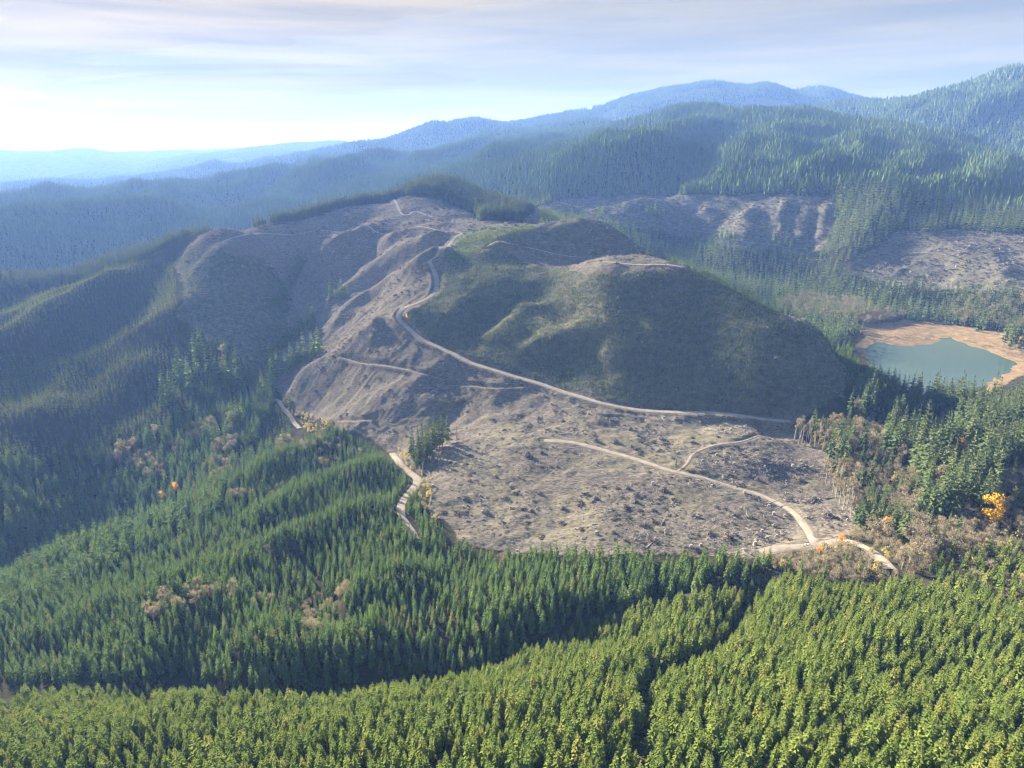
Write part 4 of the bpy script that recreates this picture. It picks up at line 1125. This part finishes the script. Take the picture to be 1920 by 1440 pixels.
TF('fir standing in the middle of the hazy clearcut beyond the hill', 'firs in the hazy clearcut', [(1212,402),(1220,408),(1228,400),(1236,410),(1244,404),(1130,402),(1122,408),(1352,446),(1360,450),(1368,446),(1376,452),(1450,458),(1462,462),(1474,460),(1482,466)], 26, 1.0, 'mid')
thing_trees('small_fir', 'fir tree', 'small dark fir alone beside the spur road', None, [(1267,874)], 9, .6, 'mid')
thing_trees('lone_tree', 'tree', ['taller thin bare tree on the flat crest by the road end', 'shorter thin bare tree on the flat crest by the road end'], None, [(1454,806), (1469,808)], 13, .3, 'pole')
PE = 'pale slender trunk with a thin top, leaning out of the forest edge'
thing_trees('slender_alder', 'alder tree', 'slender pale trunked alder at the cut forest edge by the road end', 'slender trees at the cut forest edge by the road end', [(1490,828),(1497,832),(1504,830),(1511,836),(1518,834),(1526,840),(1534,838),(1542,844),(1550,842),(1558,848),(1566,846),(1574,850),(1500,822),(1515,824),(1530,828),(1545,832)], 19, .9, 'pole')
thing_trees('slender_alder', 'alder tree', 'slender pale alder leaning from the forest edge over the dark slash', 'slender trees leaning over the dark slash', [(1548,905),(1555,915),(1561,925),(1567,935),(1573,945),(1580,955),(1587,965),(1594,972),(1556,895),(1566,905),(1574,918),(1582,930),(1590,944),(1600,955),(1608,968),(1598,935)], 18, 1.0, 'pole')
GT = lambda lab, px, h, kind='gold', w=1.0: thing_trees('maple_tree', 'maple tree', lab, None, [px], h, w, kind)
GT('large golden yellow maple among dark firs at the right', (1852,985), 19, 'gold', 1.05)
GT('smaller golden maple half hidden in the lakeside firs', (1797,862), 17, 'gold', .75)
GT('bright orange maple behind the road junction', (1578,1022), 7, 'amber', 1.0)
GT('slim orange maple beside the pale boulders at the junction', (1536,1040), 6, 'amber', .7)
GT('dull orange maple at the edge of the firs by the junction', (1663,992), 9, 'amber', 1.1)
GT('small straw yellow maple right of the junction road', (1664,1052), 5.5, 'straw', 1.0)
GT('low straw yellow shrub on the right verge of the junction road', (1636,1036), 3.2, 'straw', 1.6)
GT('pale gold maple low in the dark valley', (332,925), 12, 'amber', .9)
GT('second pale gold maple just below, in the dark valley', (306,942), 12, 'amber', .9)
GT('dull rust coloured tree at the valley edge of the near forest', (230,1032), 9, 'amber', .9)
GT('small rust maple against the dark hill foot by the lake firs', (1618,716), 6, 'amber', 1.2)
GT('small yellow tree on the bend of the hill road', (763,598), 6, 'gold', .6)
thing_trees('small_fir', 'fir tree', ['fir in front of the orange maple at the junction', 'small fir left of the junction road end', 'fir by the left side of the junction', 'small fir on the bank below the junction', 'short fir on the junction bank, left of the maple'], None,
            [(1585,1062),(1610,1078),(1478,1068),(1545,1085),(1500,1080)], 11, .62, 'mid')
thing_trees('bare_alder', 'alder tree', 'large round leafless tree right of the junction road', 'large bare trees right of the junction road', [(1690,1068),(1704,1060),(1718,1064),(1732,1056),(1742,1050),(1710,1046),(1726,1040)], 15, .85, 'alder')
print('right', len(x), round(time.time() - T0, 1))

# straw coloured brush along the forest roads
x, y = points(380, 820, 3.6)
z = G.at(x, y); u, v = project(x, y, z)
m = (inpoly(u, v, [(535,765),(560,770),(640,800),(670,840),(640,835),(590,815),(550,795)]) | inpoly(u, v, [(735,840),(770,850),(800,890),(812,930),(800,960),(780,990),(770,930),(775,890)]) | inpoly(u, v, [(800,960),(850,1010),(1000,1040),(1250,1045),(1250,1055),(900,1045),(800,1010)])) & (rng.random(len(x)) < .5) & (cover_at(x, y, road_near) > 1)
x, y, z = x[m], y[m], z[m]; h = rng.uniform(1.8, 4.5, len(x))
scatter('brush', 'straw coloured brush along the forest road and the lower edge of the clearcut', 'brush', x, y, z + CAMZ, h, h * .8, STRAW_P + BRUSH_P)

# ------------------------------------------------------------------ clearcut litter
def sticks(seed, n, ln, rad, spread, hmax):
    rnd = random.Random(seed); S = Shape()
    for _ in range(n):
        a = rnd.uniform(0, 6.28); e = rnd.gauss(0, .28); L = ln * rnd.uniform(.4, 1.1); r = rad * rnd.uniform(.6, 1.3)
        d = Vector((math.cos(a) * math.cos(e), math.sin(a) * math.cos(e), math.sin(e)))
        c = Vector((rnd.gauss(0, spread), rnd.gauss(0, spread), 0)); c.z = max(.03, hmax * (1 - min(1, c.length / (spread * 2.2)))) * rnd.uniform(.3, 1.0)
        p = d.orthogonal().normalized(); q = d.cross(p)
        ring = [p * r, (p * -.5 + q * .87) * r, (p * -.5 - q * .87) * r]
        S.add([c - d*L*.5 + g for g in ring] + [c + d*L*.5 + g * .6 for g in ring], [(0,1,4,3),(1,2,5,4),(2,0,3,5),(0,2,1),(3,4,5)], 0)
    return S
def mound(seed, rad, hgt, mi=0, S=None, k=16, rows=7):
    rnd = random.Random(seed); S = S or Shape()
    pts = []
    for i in range(rows):
        t = i / (rows - 1)
        for q in range(k):
            a = 2 * math.pi * (q + .5 * (i % 2)) / k
            rr_ = rad * (1 - t) * (1 + rnd.uniform(-.22, .22))
            pts.append((rr_ * math.cos(a), rr_ * math.sin(a), hgt * (math.sin(t * 1.5708) ** 1.2) * (1 + rnd.uniform(-.18, .18)) - .4 * (1 - t)))
    f = []
    for i in range(rows - 1):
        for q in range(k):
            a, b_, c, d_ = i*k+q, i*k+(q+1)%k, (i+1)*k+(q+1)%k, (i+1)*k+q
            f += [(a, b_, c), (a, c, d_)]
    S.add(pts, f, mi); return S
M_SLASH = bark_material('broken slash', (.055,.047,.042), (.165,.145,.13))
LIT_P = [proto('stick litter', sticks(300 + k, 9, 2.4, .11, .9, .5), (M_WOOD,)) for k in range(3)] + [proto('slash clump', sticks(310 + k, 22, 1.7, .12, .7, 1.0), (M_SLASH,)) for k in range(3)]
def stump_shape(seed):
    rnd = random.Random(seed); S = Shape()
    S.tube([(0,0,-.3),(0,0,.15),(0,0,.9),(0.02,0,.92)], [.75,.5,.42,.02], 8, 0); return S
LIT_P += [proto('stump', stump_shape(5), (M_WOOD,))]
x, y = points(300, 1450, 3.0)
z = G.at(x, y); r = np.hypot(x, y); u, v = project(x, y, z)
w_ = cover_at(x, y, warm.astype(np.float32)); sd_ = cover_at(x, y, seed.astype(np.float32))
dens = np.where(w_ > .5, .42, np.where(sd_ > .5, .10, .34)) * (1 + 1.3 * np.clip(fbm(x, y, 28, 3, 501), -1, 1.2))
dens *= np.where(inpoly(u, v, [(1180,900),(1330,890),(1480,960),(1500,1000),(1440,1040),(1150,1040),(1120,980)]) | inpoly(u, v, [(1310,850),(1400,825),(1540,850),(1580,930),(1580,990),(1480,930),(1330,890)]), 2.1, 1.0)
m = (cover_at(x, y, bare_f) > .5) & (cover_at(x, y, road_near) > 1.5) & (rng.random(len(x)) < dens) & visible(x, y, z + 3, 5)
x, y, z, r, sd_ = x[m], y[m], z[m], r[m], sd_[m]
s_ = np.clip(.35 + rng.exponential(.42, len(x)), .3, 2.2) * np.where(r > 800, 1.25, 1.0)
scatter('logging_debris', 'scattered branches, stumps and broken wood over the clearcut ground', 'debris', x, y, z + CAMZ, s_, s_, LIT_P, rng.choice(7, len(x), p=[.22, .22, .22, .08, .08, .08, .10]), sink=.05)
x, y = points(900, 1900, 4.2)
z = G.at(x, y); u, v = project(x, y, z)
m = ((cover_at(x, y, (cc2 | cc3).astype(np.float32)) > .5) & (rng.random(len(x)) < .35)) & visible(x, y, z + 3, 5) & in_frame(x, y, z)
x, y, z = x[m], y[m], z[m]; s_ = rng.uniform(1.0, 2.4, len(x))
scatter('distant_debris', 'pale broken wood littering the hazy clearcuts beyond the hill', 'debris', x, y, z + CAMZ, s_, s_, LIT_P[:6], sink=.05)

x, y = points(560, 1000, 2.7)
z = G.at(x, y); u, v = project(x, y, z)
m = (cover_at(x, y, seed.astype(np.float32)) > .5) & (cover_at(x, y, bare_f) > .5) & (cover_at(x, y, road_near) > 1) & (rng.random(len(x)) < .42 + .5 * fbm(x, y, 20, 2, 511)) & visible(x, y, z + 2, 3)
x, y, z = x[m], y[m], z[m]; h = rng.uniform(.5, 1.5, len(x))
scatter('brush_ground_cover', 'low olive and straw brush dotted over the replanted bald hill', 'brush', x, y, z + CAMZ, h, h * 1.1, HEATH_P)

# saplings on the replanted hill: 300 largest in view are things
x, y = points(520, 1000, 4.0, jitter=.3)
z = G.at(x, y); u, v = project(x, y, z)
m = (cover_at(x, y, seed.astype(np.float32)) > .5) & (cover_at(x, y, bare_f) > .5) & (cover_at(x, y, road_near) > 1.2) & (rng.random(len(x)) < .8) & visible(x, y, z + 2, 3)
x, y, z, u, v = x[m], y[m], z[m], u[m], v[m]; h = rng.uniform(2.0, 4.0, len(x))
vis = visible(x, y, z + h, 0)
order = np.argsort(np.where(vis, np.hypot(x, y) / h, 1e9))[:300]
one = np.zeros(len(x), bool); one[order] = True
SAP = [conifer(400 + k, 1.0, .75, 6, 6, .04, 1, ragged=.2) for k in range(3)]
SAP_P = [proto('sapling', join(*s), (M_FIR, M_BARK)) for s in SAP]
for i in order:
    k = int(rng.integers(0, 3))
    o = bpy.data.objects.new('sapling', SAP_P[k].data); COL.objects.link(o)
    o.location = (float(x[i]), float(y[i]), float(z[i]) + CAMZ - .05); o.rotation_euler = (0, 0, random.uniform(0, 6.28)); o.scale = (float(h[i]),) * 3
    spot = 'foot of the bald hill just above the gravel road' if u[i] > 1000 else 'left part of the bald hill above the gravel road'
    tag(o, ('bushy' if h[i] > 3.3 else 'small') + ' fir sapling on the ' + spot, 'sapling', 'saplings on the ' + spot)
scatter('saplings_ground_cover', 'planted fir saplings dotted over the upper bald hill', 'saplings', x[~one], y[~one], z[~one] + CAMZ, h[~one], h[~one], SAP_P)
print('litter', round(time.time() - T0, 1))

# slash piles
PILES = [(990,856,7.5,'largest slash pile, beside the upper end of the spur road'),(1016,850,4.5,'slash pile right behind the largest one'),(872,936,4,None),(913,962,4.2,None),(949,936,4.5,None),(996,960,4.2,None),(1013,926,3.6,None),(1056,955,5,None),(1117,936,4.4,None),(1157,916,3.8,None),(1177,916,4,None),
         (1244,920,6.5,'big round slash pile below the middle of the spur road'),(1192,942,4.5,None),(1224,958,4.2,None),(1154,830,7,'big slash pile above the upper spur road'),(1118,828,6,None),(1184,838,3.6,None),(1196,818,5,None),(1224,830,3.8,None),(1222,842,3,None),(1242,824,4,None),(1298,822,3.6,None),(1346,820,3.4,None),(1182,806,5,None),
         (1552,968,7,'large pale slash pile beside the last bend of the spur road'),(1420,1006,4.6,None),(1376,1004,5,None),(1332,1002,4.6,None),(1452,988,4.4,None),(930,895,3.4,None),(1045,876,3,None),(1300,968,4,None),(1210,985,4,None),(1150,1000,3.6,None),(1500,900,4.5,None),(1460,870,4,None),(1420,900,4,None),(700,790,4,None),(760,700,4,None),(1010,785,4.5,None),(1055,790,4,None)]
X, Y = G.hit(np.array([p[0] for p in PILES], float), np.array([p[1] for p in PILES], float))
pile_me = []
for k in range(5):
    S = mound(600 + k, 1.0, .62, 0)
    rnd = random.Random(650 + k)
    for _ in range(85):
        a = rnd.uniform(0, 6.28); t = rnd.random() ** .6; c = Vector((t * .9 * math.cos(a), t * .9 * math.sin(a), .62 * (1 - t) ** .8 + rnd.uniform(-.02, .1)))
        e = rnd.gauss(.1, .4); az = rnd.uniform(0, 6.28); L = rnd.uniform(.25, .8); rd = rnd.uniform(.015, .04)
        d_ = Vector((math.cos(az) * math.cos(e), math.sin(az) * math.cos(e), math.sin(e))); p = d_.orthogonal().normalized(); q = d_.cross(p)
        ring = [p * rd, (p * -.5 + q * .87) * rd, (p * -.5 - q * .87) * rd]
        S.add([c - d_*L*.5 + g for g in ring] + [c + d_*L*.5 + g * .6 for g in ring], [(0,1,4,3),(1,2,5,4),(2,0,3,5),(0,2,1),(3,4,5)], 1)
    pile_me.append(S.mesh('slash_pile', (M_SLASH, M_WOOD)))
for i, (pu, pv, sz, lab) in enumerate(PILES):
    o = bpy.data.objects.new('slash_pile', pile_me[i % 5]); COL.objects.link(o)
    o.location = (float(X[i]), float(Y[i]), float(zabs(X[i], Y[i])) - .15)
    o.rotation_euler = (0, 0, random.uniform(0, 6.28)); o.scale = (sz * .55, sz * random.uniform(.45, .6), sz * random.uniform(.72, .95))
    if not lab:
        zone = ('on the pale open ground left of the spur road' if pu < 1140 and pv > 860 else 'in the rough slash below the spur road' if pv > 895 and pu < 1400 else 'along the lower edge of the clearcut by the junction' if pv > 960 else
                'on the flat top between the two roads' if pv < 850 and pu > 1080 else 'in the shaded slash right of the spur road' if pu > 1400 else 'on the slope below the hill road')
        lab = f'dark heap of stumps and branches {zone}'
        tag(o, lab, 'slash pile', 'slash piles ' + zone)
    else: tag(o, lab, 'slash pile')

# fallen logs and snags
def log_mesh(seed):
    rnd = random.Random(seed); S = Shape()
    S.tube([(0,0,0),(0.02,.01,.5),(0,0,1.0)], [.035,.03,.016], 7, 0)
    for _ in range(7):
        t = rnd.uniform(.25, .95); a = rnd.uniform(0, 6.28)
        S.tube([(0,0,t),(math.cos(a)*.09,math.sin(a)*.09,t+.05)], [.009,.003], 4, 0)
    return S.mesh('log', (M_WOOD,))
log_me = [log_mesh(700 + k) for k in range(3)]
SNAGS = [(1106,956),(1093,974),(1280,946),(1275,915),(1295,866),(1325,976),(842,830),(856,822),(792,892),(1624,1078)]
X, Y = G.hit(np.array([p[0] for p in SNAGS], float), np.array([p[1] for p in SNAGS], float))
for i in range(len(SNAGS)):
    o = bpy.data.objects.new('dead_snag', log_me[i % 3]); COL.objects.link(o)
    o.location = (float(X[i]), float(Y[i]), float(zabs(X[i], Y[i])) - .2); L = 12 if 5 < i < 9 else (9 if i == 9 else random.uniform(4.5, 7))
    o.rotation_euler = (random.gauss(0, .08), random.gauss(0, .08), random.uniform(0, 6)); o.scale = (L * .8, L * .8, L)
    z_ = 'beside the fir clump by the forest road' if 5 < i < 9 else ('on the bank below the junction road' if i == 9 else 'standing in the slash of the lower clearcut')
    tag(o, 'pale dead trunk ' + z_, 'snag', 'dead trunks ' + z_)
LOGS = [(830,872,.4),(852,900,1.2),(1050,815,.2),(985,812,.5),(1030,808,-.2),(1210,1030,.9),(1350,930,.3),(1395,925,-.4),(1440,945,.5),(1520,945,.8),(1545,935,.2),(1330,850,.4),(1365,880,-.3),(1240,985,1.1),(1110,985,.4),(1490,880,.6),(1530,890,-.2),(1395,865,.3),(950,905,.7),(905,985,-.4)]
X, Y = G.hit(np.array([p[0] for p in LOGS], float), np.array([p[1] for p in LOGS], float))
for i, (_, _, a) in enumerate(LOGS):
    o = bpy.data.objects.new('fallen_log', log_me[i % 3]); COL.objects.link(o); L = random.uniform(8, 13)
    o.location = (float(X[i]), float(Y[i]), float(zabs(X[i], Y[i])) + .45)
    o.rotation_euler = (0, math.pi / 2 + random.gauss(0, .05), a); o.scale = (L, L, L)
    z_ = 'right of the spur road' if LOGS[i][0] > 1320 else 'left of the spur road'
    tag(o, 'pale fallen trunk lying in the slash ' + z_, 'log', 'fallen trunks ' + z_)
# pale boulders at the junction
X, Y = G.hit(np.array([1506.,1511,1516,1521]), np.array([1024.,1022,1021,1023]))
M_ROCK = bark_material('pale rock', (.55,.54,.52), (.78,.77,.75))
for i in range(4):
    me = mound(720 + i, 1.0, .9, 0, None, 9, 5).mesh('boulder', (M_ROCK,))
    o = bpy.data.objects.new('boulder', me); COL.objects.link(o); s = [.9, 1.2, 1.0, .7][i]
    o.location = (float(X[i]), float(Y[i]), float(zabs(X[i], Y[i])) - .05); o.scale = (s, s * .8, s)
    tag(o, 'pale boulder in the short row across the spur road mouth', 'boulder', 'boulders at the road junction')
print('done', round(time.time() - T0, 1))
